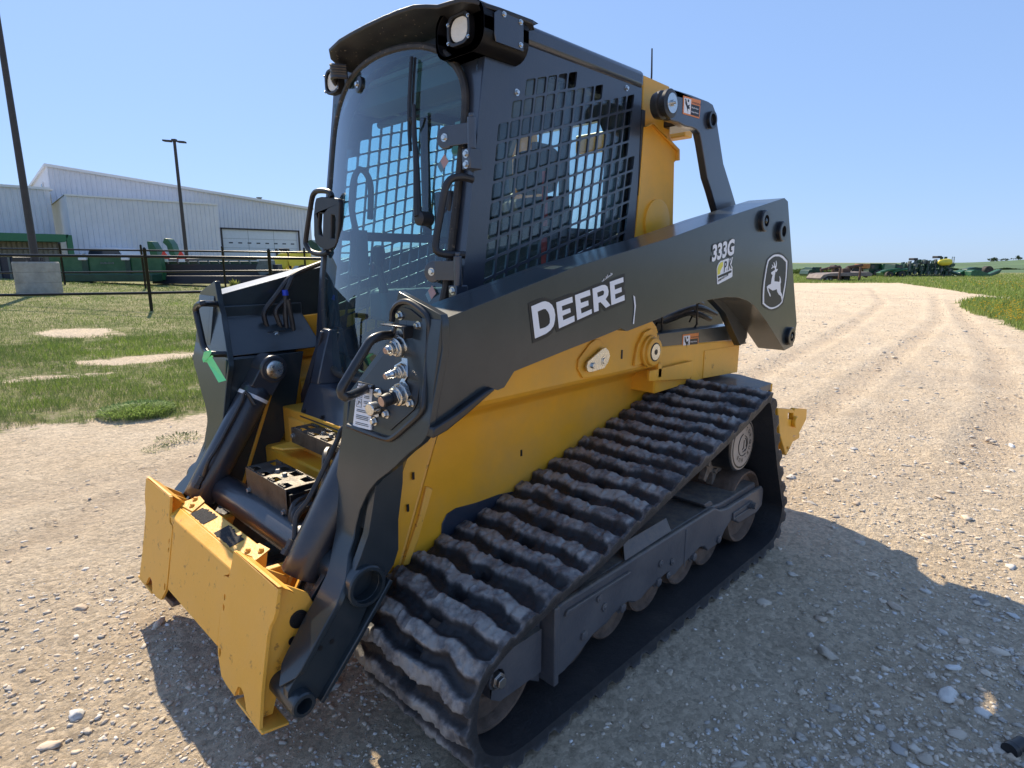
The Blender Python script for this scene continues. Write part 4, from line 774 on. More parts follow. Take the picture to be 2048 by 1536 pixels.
# roof with a hatch window
hat = [(.30,-.12),(.08,-.12),(.08,.12),(.30,.12)]
k = MB(); k.prism([(-.535,-.49),(.33,-.49),(.33,.49),(-.535,.49)], 'z', 2.080, 2.15, [hat]); RF = k.build('cab_roof', 'cabpaint', LOADER, bevel=.02, seg=3)
k = MB(); k.prism([(.30,-.12),(.08,-.12),(.08,.12),(.30,.12)], 'z', 2.10, 2.104); k.build('roof_window', 'sideglass', RF, smooth=False)
k = MB(); k.box((.08,-.004,2.106),(.30,.004,2.114)); k.box((.186,-.12,2.106),(.194,.12,2.114)); k.build('hatch_bars', 'black', RF)
k = MB(); k.prism([(-.50,-.44),(.34,-.44),(.34,.44),(-.50,.44)], 'z', 2.060, 2.078, [hat]); k.build('headliner', 'liner', RF)
# front frame with an arched door opening
def doorpts(g=0):
    P_ = [(0,.915),(.16,.915),(.22,.925),(.28,.965),(.36,1.10),(.405,1.24),(.418,1.45),(.420,1.70),(.418,1.86),(.405,1.93),(.375,1.985),(.33,2.030),(.27,2.065),(.19,2.09),(.10,2.102),(0,2.106)]
    P_ = [(y-g*(1 if y > 0 else 0), z+(g if z < 1.0 else (-g if z > 2.0 else 0))) for y, z in P_]
    return P_+[(-y, z) for y, z in reversed(P_[1:-1])]
DP = doorpts()
k = MB(); outer = [(-.478,.80),(.478,.80),(.478,1.3),(.478,1.7),(.478,2.14),(0,2.15),(-.478,2.14),(-.478,1.7),(-.478,1.3)]
# strips keep the front following xf(z)
k.pmap([outer, DP], lambda p, t: (xf(p[1])-(.05 if t else 0), p[0], p[1])); FF = k.build('front_frame', 'cabpaint', LOADER, bevel=.003, angle=25)
def gx(y, z): return xf(z)+.012+.060*max(0, 1-(y/.425)**2)
# glass door
k = MB(); nz_, ny_ = 34, 20; rows = []
def width(z):
    ys = []
    for (y0, z0), (y1, z1) in zip(DP, DP[1:]+DP[:1]):
        if z0 != z1 and (z0-z)*(z1-z) <= 0: ys.append(y0+(y1-y0)*(z-z0)/(z1-z0))
    return max(ys) if ys else .01
for i in range(nz_+1):
    z = .917+(2.104-.917)*(1-math.cos(math.pi*i/nz_))/2; w_ = width(z); rows.append([(gx(w_*(2*j/ny_-1), z), w_*(2*j/ny_-1), z) for j in range(ny_+1)])
base = 0
for r_ in rows: k.v += r_
for i in range(nz_):
    for j in range(ny_): a = i*(ny_+1)+j; k.f.append((a, a+1, a+ny_+2, a+ny_+1))
DR = k.build('glass_door', 'glass', LOADER, angle=80)
k = MB(); ringp = [Vector((gx(y, z)-.004, y, z)) for y, z in DP]; k.tube(smoothpath(ringp, .02, True)[0], .0135, 8, closed=True); k.build('door_seal', 'seal', DR)
# wiper on the door
def W_(y, z, d=.0): return Vector((gx(y, z)+d, y, z))
bl = [(0.195,2.048),(0.196,1.977),(0.201,1.894),(0.215,1.794),(0.227,1.737)]; ar = [(0.246,1.881),(0.262,1.777),(0.283,1.671),(0.301,1.558),(0.309,1.512)]
k = MB(); k.tube([(gx(y,z)+.022,y,z) for y, z in bl], .007, 6); k.tube([(gx(y,z)+.010,y+.004,z) for y, z in bl], .0045, 6); WP = k.build('wiper_blade', 'plastic', DR)
k = MB(); k.tube([(gx(y,z)+.040,y,z) for y, z in ar], [.006,.008,.011,.014,.014], 8); yy_, zz2 = ar[-1]; k.lathe((gx(yy_,zz2)-.01,yy_,zz2-.006),(1,.1,0),[(0,.024),(.05,.024),(.055,.015)],18); yy_, zz2 = ar[0]; k.tube([(gx(yy_,zz2)+.02,yy_,zz2-.03),(gx(yy_,zz2)+.045,yy_-.02,zz2-.04),(gx(yy_,zz2)+.03,yy_-.02,zz2-.07)], .004, 6); k.build('wiper_arm', 'plastic', WP)
k = MB(); k.obox((xf(1.52)+.0,.36,1.56),(.02,0,0),(0,.045,0),(0,0,.035)); k.obox((xf(1.5)-.01,.355,1.49),(.03,0,0),(0,.035,0),(0,0,.05)); k.build('wiper_motor', 'plastic', DR, bevel=.008)
k = MB(); k.lathe(W_(-.16,2.03,-.004),(1,-.1,.1),[(0,.030),(.012,.030),(.014,.026)],24); k.build('latch_plate', 'black', DR)
k = MB(); k.bolt(W_(-.16,2.03,.010),(1,-.1,.1),.009,.008); k.build('latch_bolt', 'zinc', DR)
# hinges
for z in (1.760, 1.330):
    x = xf(z)+.045
    k = MB(); k.lathe((x,.385,z),(1,.25,0),[(0,.036),(.012,.036),(.014,.033)],26); k.obox((x-.002,.435,z+.004),(.006,-.0015,0),(-.01,.050,0),(0,0,.032)); k.cyl((x-.01,.492,z-.045),(x-.01,.492,z+.05),.014,18); k.cyl((x-.01,.492,z+.05),(x-.01,.492,z+.062),.009,12)
    H_ = k.build('door_hinge', 'cabpaint', DR, bevel=.003)
    k = MB(); k.obox((x-.018,.482,z-.075),(.022,-.004,0),(.002,.022,0),(0,0,.032)); k.build('hinge_bracket', 'cabpaint', H_, bevel=.003)
    k = MB(); k.bolt((x+.014,.385,z),(1,.25,0),.009,.007)
    for dz in (-.060,-.092): k.bolt((x+.004,.480,z+dz),(1,0,0),.009,.007)
    k.build('bolt', 'zinc', H_, split=True)
    k = MB(); k.obox(W_(.355,z-.075,.001),(.0006,0,0),(0,.020,.016),(0,-.010,.013)); k.build('door_label', 'pinkdecal', DR, smooth=False)
k = MB(); k.tube(smoothpath([(xf(1.62)+.0,.478,1.625),(xf(1.62)+.05,.472,1.628),(xf(1.6)+.085,.455,1.605),(xf(1.5)+.090,.440,1.50),(xf(1.42)+.090,.432,1.42),(xf(1.39)+.08,.438,1.392),(xf(1.38)+.04,.46,1.385),(xf(1.38),.475,1.385)], .012)[0], .012, 10); k.build('grab_bar', 'plastic', FF)
# door handle loop on the far edge
gp = [(-0.288,1.621),(-0.304,1.639),(-0.346,1.648),(-0.404,1.652),(-0.436,1.644),(-0.456,1.624),(-0.488,1.56),(-0.522,1.488),(-0.536,1.453),(-0.532,1.433),(-0.493,1.407),(-0.432,1.396),(-0.377,1.396),(-0.347,1.403)]
k = MB(); k.tube(smoothpath([(.515,y,z) for y, z in gp], .012)[0], .011, 8); HD = k.build('handle_guard', 'plastic', DR)
hm = [(-0.413,1.623),(-0.368,1.626),(-0.283,1.618),(-0.232,1.609),(-0.225,1.592),(-0.241,1.501),(-0.262,1.442),(-0.283,1.421),(-0.336,1.41),(-0.404,1.423),(-0.442,1.441),(-0.451,1.473),(-0.442,1.558),(-0.426,1.605)]
hh1 = [(-0.396,1.563),(-0.362,1.557),(-0.378,1.466),(-0.407,1.477),(-0.41,1.508)]; hh2 = [(-0.294,1.55),(-0.264,1.546),(-0.262,1.525),(-0.279,1.456),(-0.311,1.458),(-0.301,1.504)]
k = MB(); k.prism(hm, 'x', .500, .520, [hh1, hh2]); k.build('handle_bezel', 'plastic', DR, bevel=.004)
# front light visor
rim = [(0,.510,2.185),(.10,.508,2.185),(.19,.505,2.183),(.27,.500,2.178),(.32,.488,2.169),(.36,.475,2.161),(.41,.468,2.160),(.46,.462,2.156),(.505,.452,2.143),(.535,.43,2.13),(.545,.38,2.13),(.547,.23,2.133)]
full = [(-.372,.25,2.142),(-.366,.40,2.15),(-.335,.462,2.166),(-.29,.492,2.175),(-.19,.505,2.183),(-.10,.508,2.185)]+rim
k = MB(); rings = []
for y, x, z in full:
    back = max(.20, min(x-.02, .20)); yb = y*.97
    under = xf(2.1)+.02 if x > .40 else x-.03
    rings.append([(x, y, z), (x-.002, y, z-.012), (under, yb, 2.128 if x > .40 else z-.02), (.20, yb*.9, 2.125), (.20, yb*.9, 2.165), (x-.05, yb, z+.012 if x > .40 else z+.004)])
k.loft(rings); VS = k.build('roof_visor', 'plastic', LOADER, bevel=.003, angle=50)
k = MB()
for i in range(60):
    y = random.uniform(-.3,.26); t = random.random(); x = xf(2.1)+.03+t*.10; z = 2.128+(t*.10)/.13*.045-.003
    r_ = random.choice([.002,.003,.004,.006]); a = random.random()*6
    k.add([(x+r_*math.cos(a),y+r_*math.sin(a),z),(x-r_*math.sin(a)*.4,y+r_*math.cos(a)*.4,z+.0005),(x-r_*math.cos(a),y-r_*math.sin(a),z)],[(0,1,2)])
k.build('debris_specks', mat('pale_debris', (.5,.42,.3), .9), VS, smooth=False)
for s in (1, -1):
    Y = lambda y: s*y
    def rrect(y0, y1, z0, z1, r, n=5):
        P_ = []
        for cy_, cz_, a0 in ((y1-r, z1-r, 0), (y0+r, z1-r, 90), (y0+r, z0+r, 180), (y1-r, z0+r, 270)):
            P_ += [(s*(cy_+r*math.cos(R(a0+90*i/n))), cz_+r*math.sin(R(a0+90*i/n))) for i in range(n+1)]
        return P_
    k = MB()
    if s > 0: k.prism(rrect(.305,.540,2.005,2.152,.055), 'x', .40, .440, [rrect(.316,.528,2.016,2.142,.048)]); k.prism(rrect(.305,.540,2.005,2.152,.055), 'x', .24, .401)
    else: k.prism(rrect(.360,.440,2.07,2.160,.02), 'x', .30, .36)
    PD = k.build('light_pod', 'plastic', VS, bevel=.004); PD = k.build('light_pod', 'plastic', VS, bevel=.004)
    k = MB(); k.prism(rrect(.345,.455,2.045,2.142,.034), 'x', .395, .425, [rrect(.355,.445,2.055,2.132,.03)]); LB_ = k.build('work_light', 'plastic', PD, bevel=.003)
    k = MB(); 
    pr = rrect(.357,.443,2.058,2.130,.034); k.prism(pr, 'x', .40, .418); 
    k.build('lamp_lens', 'lens', LB_, bevel=.006)
    k = MB()
    for yy, zz in ((.352,2.115),(.45,2.06),(.352,2.06),(.45,2.12)): k.bolt((.424,s*yy,zz),(1,0,0),.004,.004)
    k.build('screw', 'zinc', LB_, split=True)
    if s < 0: continue
    k = MB(); k.prism([(.27,2.03),(.395,2.03),(.40,2.05),(.40,2.11),(.38,2.125),(.29,2.125),(.27,2.11)], 'y', s*.540, s*.545); PC = k.build('pod_cover', 'cabpaint', PD, bevel=.002)
    k = MB()
    for x, z in ((.285,2.045),(.285,2.112),(.36,2.115)): k.bolt((x,s*.545,z),(0,s,0),.006,.005)
    k.build('screw', 'zinc', PC, split=True)
# cable bundle at the far corner of the visor
k = MB()
for i in range(5): k.tube(smoothpath([(.40,-.36-.01*i,2.125-.012*i),(.46,-.33,2.13-.012*i),(.47,-.29,2.12-.010*i),(.44,-.25,2.115-.01*i)], .02)[0], .008, 6)
k.build('cable_bundle', 'hose', VS)
# footwell nose below the door
k = MB()
k.loft([[(.43,-.47,z),(x,-.305,z),(x,.305,z),(.43,.47,z)] for z, x in ((.735,.715),(.80,.690),(.872,.655))]); FW = k.build('footwell', 'cabpaint', LOADER, bevel=.006)
for s in (1, -1):
    k = MB(); k.loft([[(.46,s*.475,z),(x,s*.305,z),(x,s*(.245),z),(xf(z)-.0,s*(.20+.25*(z-.87)),z)] for z, x in ((.871,.655),(.95,.632),(1.02,.61),(1.09,.585))]); k.build('footwell_side', 'cabpaint', FW, bevel=.004)
for s in (1, -1):
    k = MB(); pp_ = [(-0.275,1.086),(-0.626,0.789),(-0.707,0.663),(-0.495,0.668),(-0.39,0.87),(-0.261,1.08)]; k.prism([((max(-.49,y) if s < 0 else min(.49,-y)), z) for y, z in pp_], 'x', .60, .612); k.build('footwell_skirt', 'cabpaint', FW, bevel=.003)
k = MB()
for y, z in ((-.27,.765),(-.12,.765),(.1,.765)): k.bolt((.703,y,z),(1,0,.4),.007,.012)
k.build('bolt', 'plastic', FW, split=True)
# rear wall, interior
k = MB(); k.prism([(-.47,.80),(.47,.80),(.47,2.08),(-.47,2.08)], 'x', -.53, -.50, [[(-.27,1.42),(.30,1.42),(.32,1.9),(.28,1.98),(-.25,1.98),(-.29,1.9)]]); RW = k.build('cab_rear_wall', 'cabpaint', LOADER)
k = MB(); k.prism([(-.38,1.40),(.38,1.40),(.38,2.0),(-.38,2.0)], 'x', -.517, -.513); k.build('rear_window', 'sideglass', RW, smooth=False)
k = MB(); k.box((-.50,-.47,.80),(.50,.47,.84)); k.box((-.50,-.47,.84),(-.10,.47,1.05)); k.build('cab_floor', 'inner', LOADER)
k = MB(); k.loft([[(x0,-w_,z),(x1,-w_,z),(x1+.02,0,z),(x1,w_,z),(x0,w_,z),(x0-.01,0,z)] for z, x0, x1, w_ in ((1.12,-.34,-.20,.23),(1.3,-.37,-.23,.24),(1.5,-.40,-.28,.225),(1.62,-.42,-.32,.20),(1.66,-.42,-.34,.14))]); k.box((-.34,-.24,1.04),(.14,.24,1.15)); k.loft([[(-.43,-w_,z),(-.36,-w_,z),(-.36,w_,z),(-.43,w_,z)] for z, w_ in ((1.68,.09),(1.74,.13),(1.84,.13),(1.88,.10))]); ST = k.build('operator_seat', 'seat', LOADER, bevel=.02)
for s in (1, -1):
    k = MB(); k.box((-.15,min(s*.28,s*.40),1.10),(.30,max(s*.28,s*.40),1.24)); AR = k.build('control_pod', 'inner', LOADER, bevel=.02)
    k = MB(); k.tube([(.30,s*.27,1.23),(.31,s*.27,1.30),(.33,s*.255,1.36)], [.022,.014,.014], 10); k.loft([[(.33+a*math.cos(t),s*.252+a*.8*math.sin(t),z) for t in [i*math.pi/5 for i in range(10)]] for z, a in ((1.345,.018),(1.37,.028),(1.40,.030),(1.425,.026),(1.432,.012))]); k.build('joystick', 'plastic', AR)
k = MB(); k.box((-.20,.22,1.26),(-.19,.245,1.74)); k.build('seat_belt', 'red', ST)
k = MB(); k.cyl((.20,-.40,1.955),(.20,.40,1.955),.014,10); k.cyl((.20,.22,1.955),(.20,.34,1.955),.022,10); k.box((.18,-.42,1.99),(.32,.42,2.058)); k.build('lap_bar_strut', 'inner', LOADER)
k = MB(); k.tube(smoothpath([(.34,-.41,1.50),(.36,-.40,1.60),(.34,-.40,1.72),(.30,-.40,1.76),(.26,-.40,1.70),(.27,-.40,1.55)], .02)[0], .014, 8); k.box((.30,-.43,1.30),(.36,-.38,1.50)); k.build('cab_grab_rail', 'inner', LOADER)
k = MB(); k.obox((.30,.30,1.80),(.004,0,.01),(0,.075,0),(-.01,0,.05)); k.build('sun_card', 'paper', LOADER, smooth=False)
# yellow uprights behind the cab
for s in (1, -1):
    k = MB(); pts = [(-0.54,2.139),(-0.758,2.135),(-0.781,1.935),(-0.825,1.89),(-0.846,1.872),(-0.851,1.829),(-0.834,1.819),(-0.848,1.576),(-0.859,1.479),(-0.537,1.469),(-0.516,1.931),(-0.552,1.941)]
    k.prism(pts, 'y', s*.33, s*.478); UP_ = k.build('tower_post', 'yellow', LOADER, bevel=.006)
    k = MB(); pl = [(-0.55,1.932),(-0.586,1.947),(-0.607,1.951),(-0.826,1.874),(-0.833,1.826),(-0.816,1.821),(-0.831,1.575),(-0.836,1.478),(-0.517,1.468),(-0.529,1.618)]; k.prism(pl, 'y', s*.478, s*.486)
    k.prism([(-0.55,1.932),(-0.591,1.951),(-0.612,1.954),(-0.836,1.875),(-0.842,1.827),(-0.827,1.825),(-0.822,1.866),(-0.606,1.945),(-0.591,1.944),(-0.555,1.929)], 'y', s*.486, s*.500); k.build('post_cover', 'yellow', UP_, bevel=.0015)
    k = MB(); cc = [(-0.68,1.557)][0]; k.lathe((cc[0],s*.485,cc[1]-.02),(0,s,0),[(0,.105),(.012,.105),(.016,.098)],40); k.build('post_disc', 'yellow', UP_)
k = MB(); k.tube([(-.60,.10,2.13),(-.602,.10,2.42)], .006, 6)
ax_, az_ = [(-1.203,2.336)][0]; ax2, az2 = [(-1.196,2.477)][0]
k = MB(); k.tube([(ax_,.10,az_-.12),(ax_,.10,az_+.02),(ax2,.10,az2)], [.006,.005,.004], 6); k.build('antenna', 'plastic', LOADER)
k = MB(); k.box((ax_-.04,-.38,2.0),(ax_+.04,.34,2.10)); k.build('antenna_beam', 'yellow', LOADER, bevel=.006)

# green ribbon tag tied to the far arm's handle
tg = empty('ribbon_tag', (.985,-.79,1.0)); tag(tg, 'bright green plastic ribbon tied to the handle of the far loader arm', 'ribbon tag')
rp = [(-0.552,0.98),(-0.494,0.992),(-0.474,0.994),(-0.428,1.009),(-0.411,1.008),(-0.43,0.999),(-0.333,0.922),(-0.4,0.905),(-0.521,0.969),(-0.566,0.966)]; knot = [(-0.472,1.019),(-0.39,1.035),(-0.386,1.026),(-0.429,1.007),(-0.481,0.989),(-0.549,0.966),(-0.551,0.981)]
k = MB(); k.pmap([[(y+.79, z-1.0) for y, z in rp]], lambda p, t: (0+(.0006 if t else 0)+.012*math.sin(p[1]*30), p[0], p[1])); k.build('ribbon_tail', 'tag', tg, smooth=False)
k = MB(); k.pmap([[(y+.79, z-1.0) for y, z in knot]], lambda p, t: (.006+(.0006 if t else 0)+.01*math.sin(p[1]*50), p[0], p[1])); KN = k.build('ribbon_knot', 'tag', tg, smooth=False)

# ================================================================ GROUND
def rel(x, y):
    dx, dy = x-CAM.x, y-CAM.y
    return dx*DH.x+dy*DH.y, dx*RT.x+dy*RT.y            # depth, lateral
def rise(D, L):
    a = np.maximum(0, -L-2.2); a = .0434*a*a/(a+1.2)*1.06
    return np.minimum(a, .98)*np.clip((D-2)/4, 0, 1)
LE = np.array([(-41.6,-13.2),(-40.8,-12.9),(-20.6,-11.7),(-12,-8.9),(-4.2,-5.35),(-1.5,-4.1),(.02,-3.55),(.9,-4.0),(1.4,-4.25),(3,-4.8),(8,-6.5),(40,-18)])
RE = np.array([(-46,-8),(-37.2,-4.2),(-31.4,-2.0),(-28.5,-.3),(-27.5,-1.4),(-24.6,-1.55),(-20,-.9),(-16.6,.26),(-13.7,1.0),(-10,3.5),(-5,10),(0,18)])
def grassiness(x, y):
    """signed distance-like value: > 0 on grass"""
    l = np.interp(x, LE[:,0], LE[:,1])-y
    r = y-np.interp(x, RE[:,0], RE[:,1]); r = np.where(x > 0, -9, r)
    f = (x+40.8)*-.71+(y+12.9)*-.70
    D, L = rel(x, y)
    g = np.maximum(np.maximum(l*np.where(x > -41.6, 1, 0)-np.where(x > -41.6, 0, 9), r), f)
    for cx_, cy_, rx, ry in ((-.6,-7.1,1.2,.30),(.9,-6.3,.7,.18),(-.3,-10.3,.5,.8),(-2.6,-7.4,.7,.2)):
        q = 1-np.sqrt(((x-cx_)/rx)**2+((y-cy_)/ry)**2)+1.3*fbm(x, y, 2.3, 14); g = np.where(q > -.35, np.minimum(g, -q*.8+.10), g)
    return g
def vnoise(x, y, s, seed=0):
    """cheap tiling value noise"""
    rs = np.random.RandomState(seed); t = rs.rand(256, 256); u = x*s+37.1; v = y*s+11.7
    i = np.floor(u).astype(int); j = np.floor(v).astype(int); fu = u-i; fv = v-j; fu = fu*fu*(3-2*fu); fv = fv*fv*(3-2*fv)
    g = lambda a, b: t[a % 256, b % 256]
    return (g(i,j)*(1-fu)+g(i+1,j)*fu)*(1-fv)+(g(i,j+1)*(1-fu)+g(i+1,j+1)*fu)*fv
def fbm(x, y, s, seed=0, o=4): return sum(vnoise(x, y, s*2**k, seed+k)*.5**(k+1) for k in range(o))-.47
def gz(x, y):
    D, L = rel(x, y); z = rise(D, L)
    n = .030*fbm(x, y, .9, 3)+.016*fbm(x, y, 5, 9)+.008*(vnoise(x, y, 26, 5)-.5)
    fade = 1/(1+(D/14)**2)
    ru = sum(np.exp(-((x*.34-y*.94-c_)/.16)**2) for c_ in (-2.9, -5.3, -7.6))*.012*np.clip((-x-3)/3, 0, 1)
    under = np.exp(-np.maximum(0, np.maximum(np.abs(x+.05)-1.1, np.abs(np.abs(y)-.78)-.28))*6)
    return z+n*fade*(1-.92*under)-ru-.006
def groundmat():
    m = bpy.data.materials.new('gravel_and_soil'); m.use_nodes = True; t = m.node_tree; L = t.links; b = t.nodes['Principled BSDF']
    tc = t.nodes.new('ShaderNodeTexCoord'); at_ = t.nodes.new('ShaderNodeAttribute'); at_.attribute_name = 'grass'
    def nz(s, d=6, r=.6, dist=0):
        n = t.nodes.new('ShaderNodeTexNoise'); n.inputs['Scale'].default_value = s; n.inputs['Detail'].default_value = d; n.inputs['Roughness'].default_value = r; n.inputs['Distortion'].default_value = dist; L.new(tc.outputs['Object'], n.inputs[0]); return n.outputs[0]
    def rp(src, a, b_, lo=0., hi=1.):
        r = t.nodes.new('ShaderNodeMapRange'); r.inputs[1].default_value = a; r.inputs[2].default_value = b_; r.inputs[3].default_value = lo; r.inputs[4].default_value = hi; L.new(src, r.inputs[0]); return r.outputs[0]
    def mx(f, a, c):
        x = t.nodes.new('ShaderNodeMix'); x.data_type = 'RGBA'
        if isinstance(f, float): x.inputs[0].default_value = f
        else: L.new(f, x.inputs[0])
        for s_, i in ((a, 6), (c, 7)):
            if isinstance(s_, tuple): x.inputs[i].default_value = (*s_, 1)
            else: L.new(s_, x.inputs[i])
        return x.outputs[2]
    def math_(op, a, c):
        x = t.nodes.new('ShaderNodeMath'); x.operation = op
        for s_, i in ((a, 0), (c, 1)):
            if isinstance(s_, float): x.inputs[i].default_value = s_
            else: L.new(s_, x.inputs[i])
        return x.outputs[0]
    v = t.nodes.new('ShaderNodeTexVoronoi'); v.inputs['Scale'].default_value = 55; L.new(tc.outputs['Object'], v.inputs[0])
    v2 = t.nodes.new('ShaderNodeTexVoronoi'); v2.inputs['Scale'].default_value = 17; L.new(tc.outputs['Object'], v2.inputs[0])
    dirt = mx(rp(nz(1.3, 8), .35, .65), (.80,.645,.455), (.88,.74,.55))
    dirt = mx(rp(nz(90, 6, .7), .40, .62), dirt, mx(.4, dirt, (.42,.33,.23)))
    peb = t.nodes.new('ShaderNodeMix'); peb.data_type = 'RGBA'; peb.blend_type = 'MULTIPLY'; peb.inputs[0].default_value = .6; L.new(dirt, peb.inputs[6])
    s1 = t.nodes.new('ShaderNodeSeparateColor'); L.new(v.outputs['Color'], s1.inputs[0])
    c1 = t.nodes.new('ShaderNodeValToRGB'); c1.color_ramp.elements[0].color = (.66,.63,.60,1); c1.color_ramp.elements[1].color = (1.25,1.22,1.2,1); L.new(s1.outputs[0], c1.inputs[0]); L.new(c1.outputs[0], peb.inputs[7])
    grav = peb.outputs[2]
    grav = mx(rp(nz(26, 5, .75, .6), .56, .64), grav, mx(.5, grav, (.26,.20,.14)))
    grav = mx(rp(nz(7.5, 7, .75, .8), .55, .66), grav, mx(.45, grav, (.30,.235,.17)))
    grav = mx(rp(nz(2.2, 7, .75, 1.2), .56, .66), grav, mx(.35, grav, (.36,.285,.21)))
    stain = rp(nz(.35, 5, .55, .6), .55, .72, 0, .45); grav = mx(stain, grav, (.45,.37,.29))
    ra = t.nodes.new('ShaderNodeAttribute'); ra.attribute_name = 'rut'
    grav = mx(rp(math_('MULTIPLY', ra.outputs['Fac'], rp(nz(3, 8, .7), .3, .7, .3, 1.)), .2, .9, 0, .55), grav, (.50,.385,.275))
    soil = mx(rp(nz(30, 8, .7), .35, .65), (.40,.31,.21), (.52,.42,.30))
    grs = mx(rp(nz(14, 8, .7), .35, .65), (.13,.165,.04), (.23,.26,.085))
    grs = mx(rp(nz(.8, 6), .42, .62), grs, (.32,.31,.13))
    grs = mx(rp(nz(45, 8, .7), .54, .68), grs, (.08,.085,.03))
    gm = math_('ADD', at_.outputs['Fac'], rp(nz(3.5, 8, .7), .2, .8, -.55, .55))
    gf = rp(gm, .0, .16); cov = rp(nz(9, 8, .75), .36, .52)
    gsoil = mx(cov, soil, grs)
    col = mx(gf, grav, gsoil)
    L.new(col, b.inputs['Base Color']); b.inputs['Roughness'].default_value = .95; b.inputs['Specular IOR Level'].default_value = .2
    hh = math_('ADD', math_('MULTIPLY', v.outputs['Distance'], -.5), math_('MULTIPLY', v2.outputs['Distance'], -.7)); hh = math_('ADD', hh, math_('MULTIPLY', nz(70, 8, .75), 1.2)); hh = math_('ADD', hh, math_('MULTIPLY', nz(16, 8, .8), 2.2))
    bp = t.nodes.new('ShaderNodeBump'); bp.inputs['Strength'].default_value = 1.0; bp.inputs['Distance'].default_value = .014; L.new(hh, bp.inputs['Height']); L.new(bp.outputs[0], b.inputs['Normal'])
    return m
M['ground'] = groundmat()
# polar grid centred under the camera, fine ahead
ang = np.concatenate([np.linspace(-60, 60, 700), np.linspace(61, 299, 120)]); na = len(ang)
rad = .35*(1.0235**np.arange(0, 400)); rad = rad[rad < 3600]; nr_ = len(rad)
A_, R_ = np.meshgrid(np.radians(ang), rad)
Dg = R_*np.cos(A_); Lg = R_*np.sin(A_)
gx_ = CAM.x+Dg*DH.x+Lg*RT.x; gy_ = CAM.y+Dg*DH.y+Lg*RT.y; gzz = gz(gx_, gy_)
gr_ = np.clip(grassiness(gx_, gy_), -1, 1)+.55*fbm(gx_, gy_, 1.1, 21)
gr_ = np.where((Dg > 46) , np.maximum(gr_, .6), gr_)
RUTS = [[(-4.866,-0.846),(-6.758,-1.105),(-9.695,-1.42),(-14.353,-2.071),(-22.054,-3.374),(-35.999,-7.205)], [(-3.849,0.255),(-6.637,0.05),(-10.823,-0.269),(-16.509,-0.821),(-28.242,-2.898)], [(-3.22,1.564),(-5.864,1.451),(-9.584,0.987),(-16.127,-0.26),(-25.405,-1.96)], [(1.973,-1.645),(1.633,-1.633),(1.388,-1.696),(1.086,-1.957),(0.75,-2.211),(0.414,-2.376)], [(1.968,-2.375),(1.565,-2.342),(1.331,-2.372),(1.058,-2.459),(0.688,-2.428)]]
rut = np.full(gx_.shape, 9.)
for rl in RUTS:
    for (x0, y0), (x1, y1) in zip(rl, rl[1:]):
        ex, ey = x1-x0, y1-y0; t_ = np.clip(((gx_-x0)*ex+(gy_-y0)*ey)/(ex*ex+ey*ey), 0, 1)
        rut = np.minimum(rut, np.hypot(gx_-x0-t_*ex, gy_-y0-t_*ey))
rutv = np.exp(-(rut/.17)**2); gzz = gzz-rutv*.018+np.exp(-((rut-.26)/.09)**2)*.010
vs = np.stack([gx_, gy_, gzz], -1).reshape(-1, 3); vs = np.vstack([vs, [[CAM.x, CAM.y, 0.]]])
i, j = np.meshgrid(np.arange(nr_-1), np.arange(na), indexing='ij'); j2 = (j+1) % na
fq = np.stack([i*na+j, i*na+j2, (i+1)*na+j2, (i+1)*na+j], -1).reshape(-1, 4)
me = bpy.data.meshes.new('ground'); me.from_pydata(vs.tolist(), [], fq.tolist()+[(k, (k+1) % na, len(vs)-1) for k in range(na)]); me.update()
a = me.attributes.new('grass', 'FLOAT', 'POINT'); a.data.foreach_set('value', np.append(gr_.reshape(-1), -1.).astype(np.float32))
a = me.attributes.new('rut', 'FLOAT', 'POINT'); a.data.foreach_set('value', np.append(rutv.reshape(-1), 0.).astype(np.float32))
bm = bmesh.new(); bm.from_mesh(me); bmesh.ops.recalc_face_normals(bm, faces=bm.faces)
if sum(f.normal.z for f in bm.faces[:50]) < 0: bmesh.ops.reverse_faces(bm, faces=bm.faces)
bm.to_mesh(me); bm.free(); me.shade_smooth(); me.materials.append(M['ground'])
G = bpy.data.objects.new('ground', me); COL.objects.link(G); tag(G, kind='structure')

# ---------- crop field rising to the horizon
def fieldz(D, L):
    H = np.interp(L/D, [-2,.3,.48,.65,.75,.80,.86,1.0,1.6],[.9,.9,.85,1.0,1.3,2.0,3.1,4.4,6])
    t = np.clip((D-80)/240, 0, 1); return H*(t*t*(3-2*t))*np.where(D > 330, 1+(D-330)*.0010*0, 1)+.02
Dv = np.concatenate([np.linspace(78, 340, 60), [400, 460]]); lv = np.linspace(-1.3, 1.6, 180); DD, LL = np.meshgrid(Dv, lv, indexing='ij'); LLm = DD*LL
zz_ = fieldz(DD, LLm); zz_ = np.where(DD > 350, zz_-6*(DD-340)/60, zz_); zz_ = np.where(DD < 79, -.3, zz_)
zz_ = np.where(LL < -.1, zz_+rise(DD, LLm), zz_)
vs = np.stack([CAM.x+DD*DH.x+LLm*RT.x, CAM.y+DD*DH.y+LLm*RT.y, zz_], -1).reshape(-1, 3); n2 = len(lv)
i, j = np.meshgrid(np.arange(len(Dv)-1), np.arange(n2-1), indexing='ij'); fq = np.stack([i*n2+j, i*n2+j+1, (i+1)*n2+j+1, (i+1)*n2+j], -1).reshape(-1, 4)
me = bpy.data.meshes.new('field'); me.from_pydata(vs.tolist(), [], fq.tolist()); me.update(); me.shade_smooth()
me.materials.append(mat('crop_field', (.085,.145,.055), .9, var=.35, vscale=.05)); F_ = bpy.data.objects.new('field', me); COL.objects.link(F_); tag(F_, kind='structure')

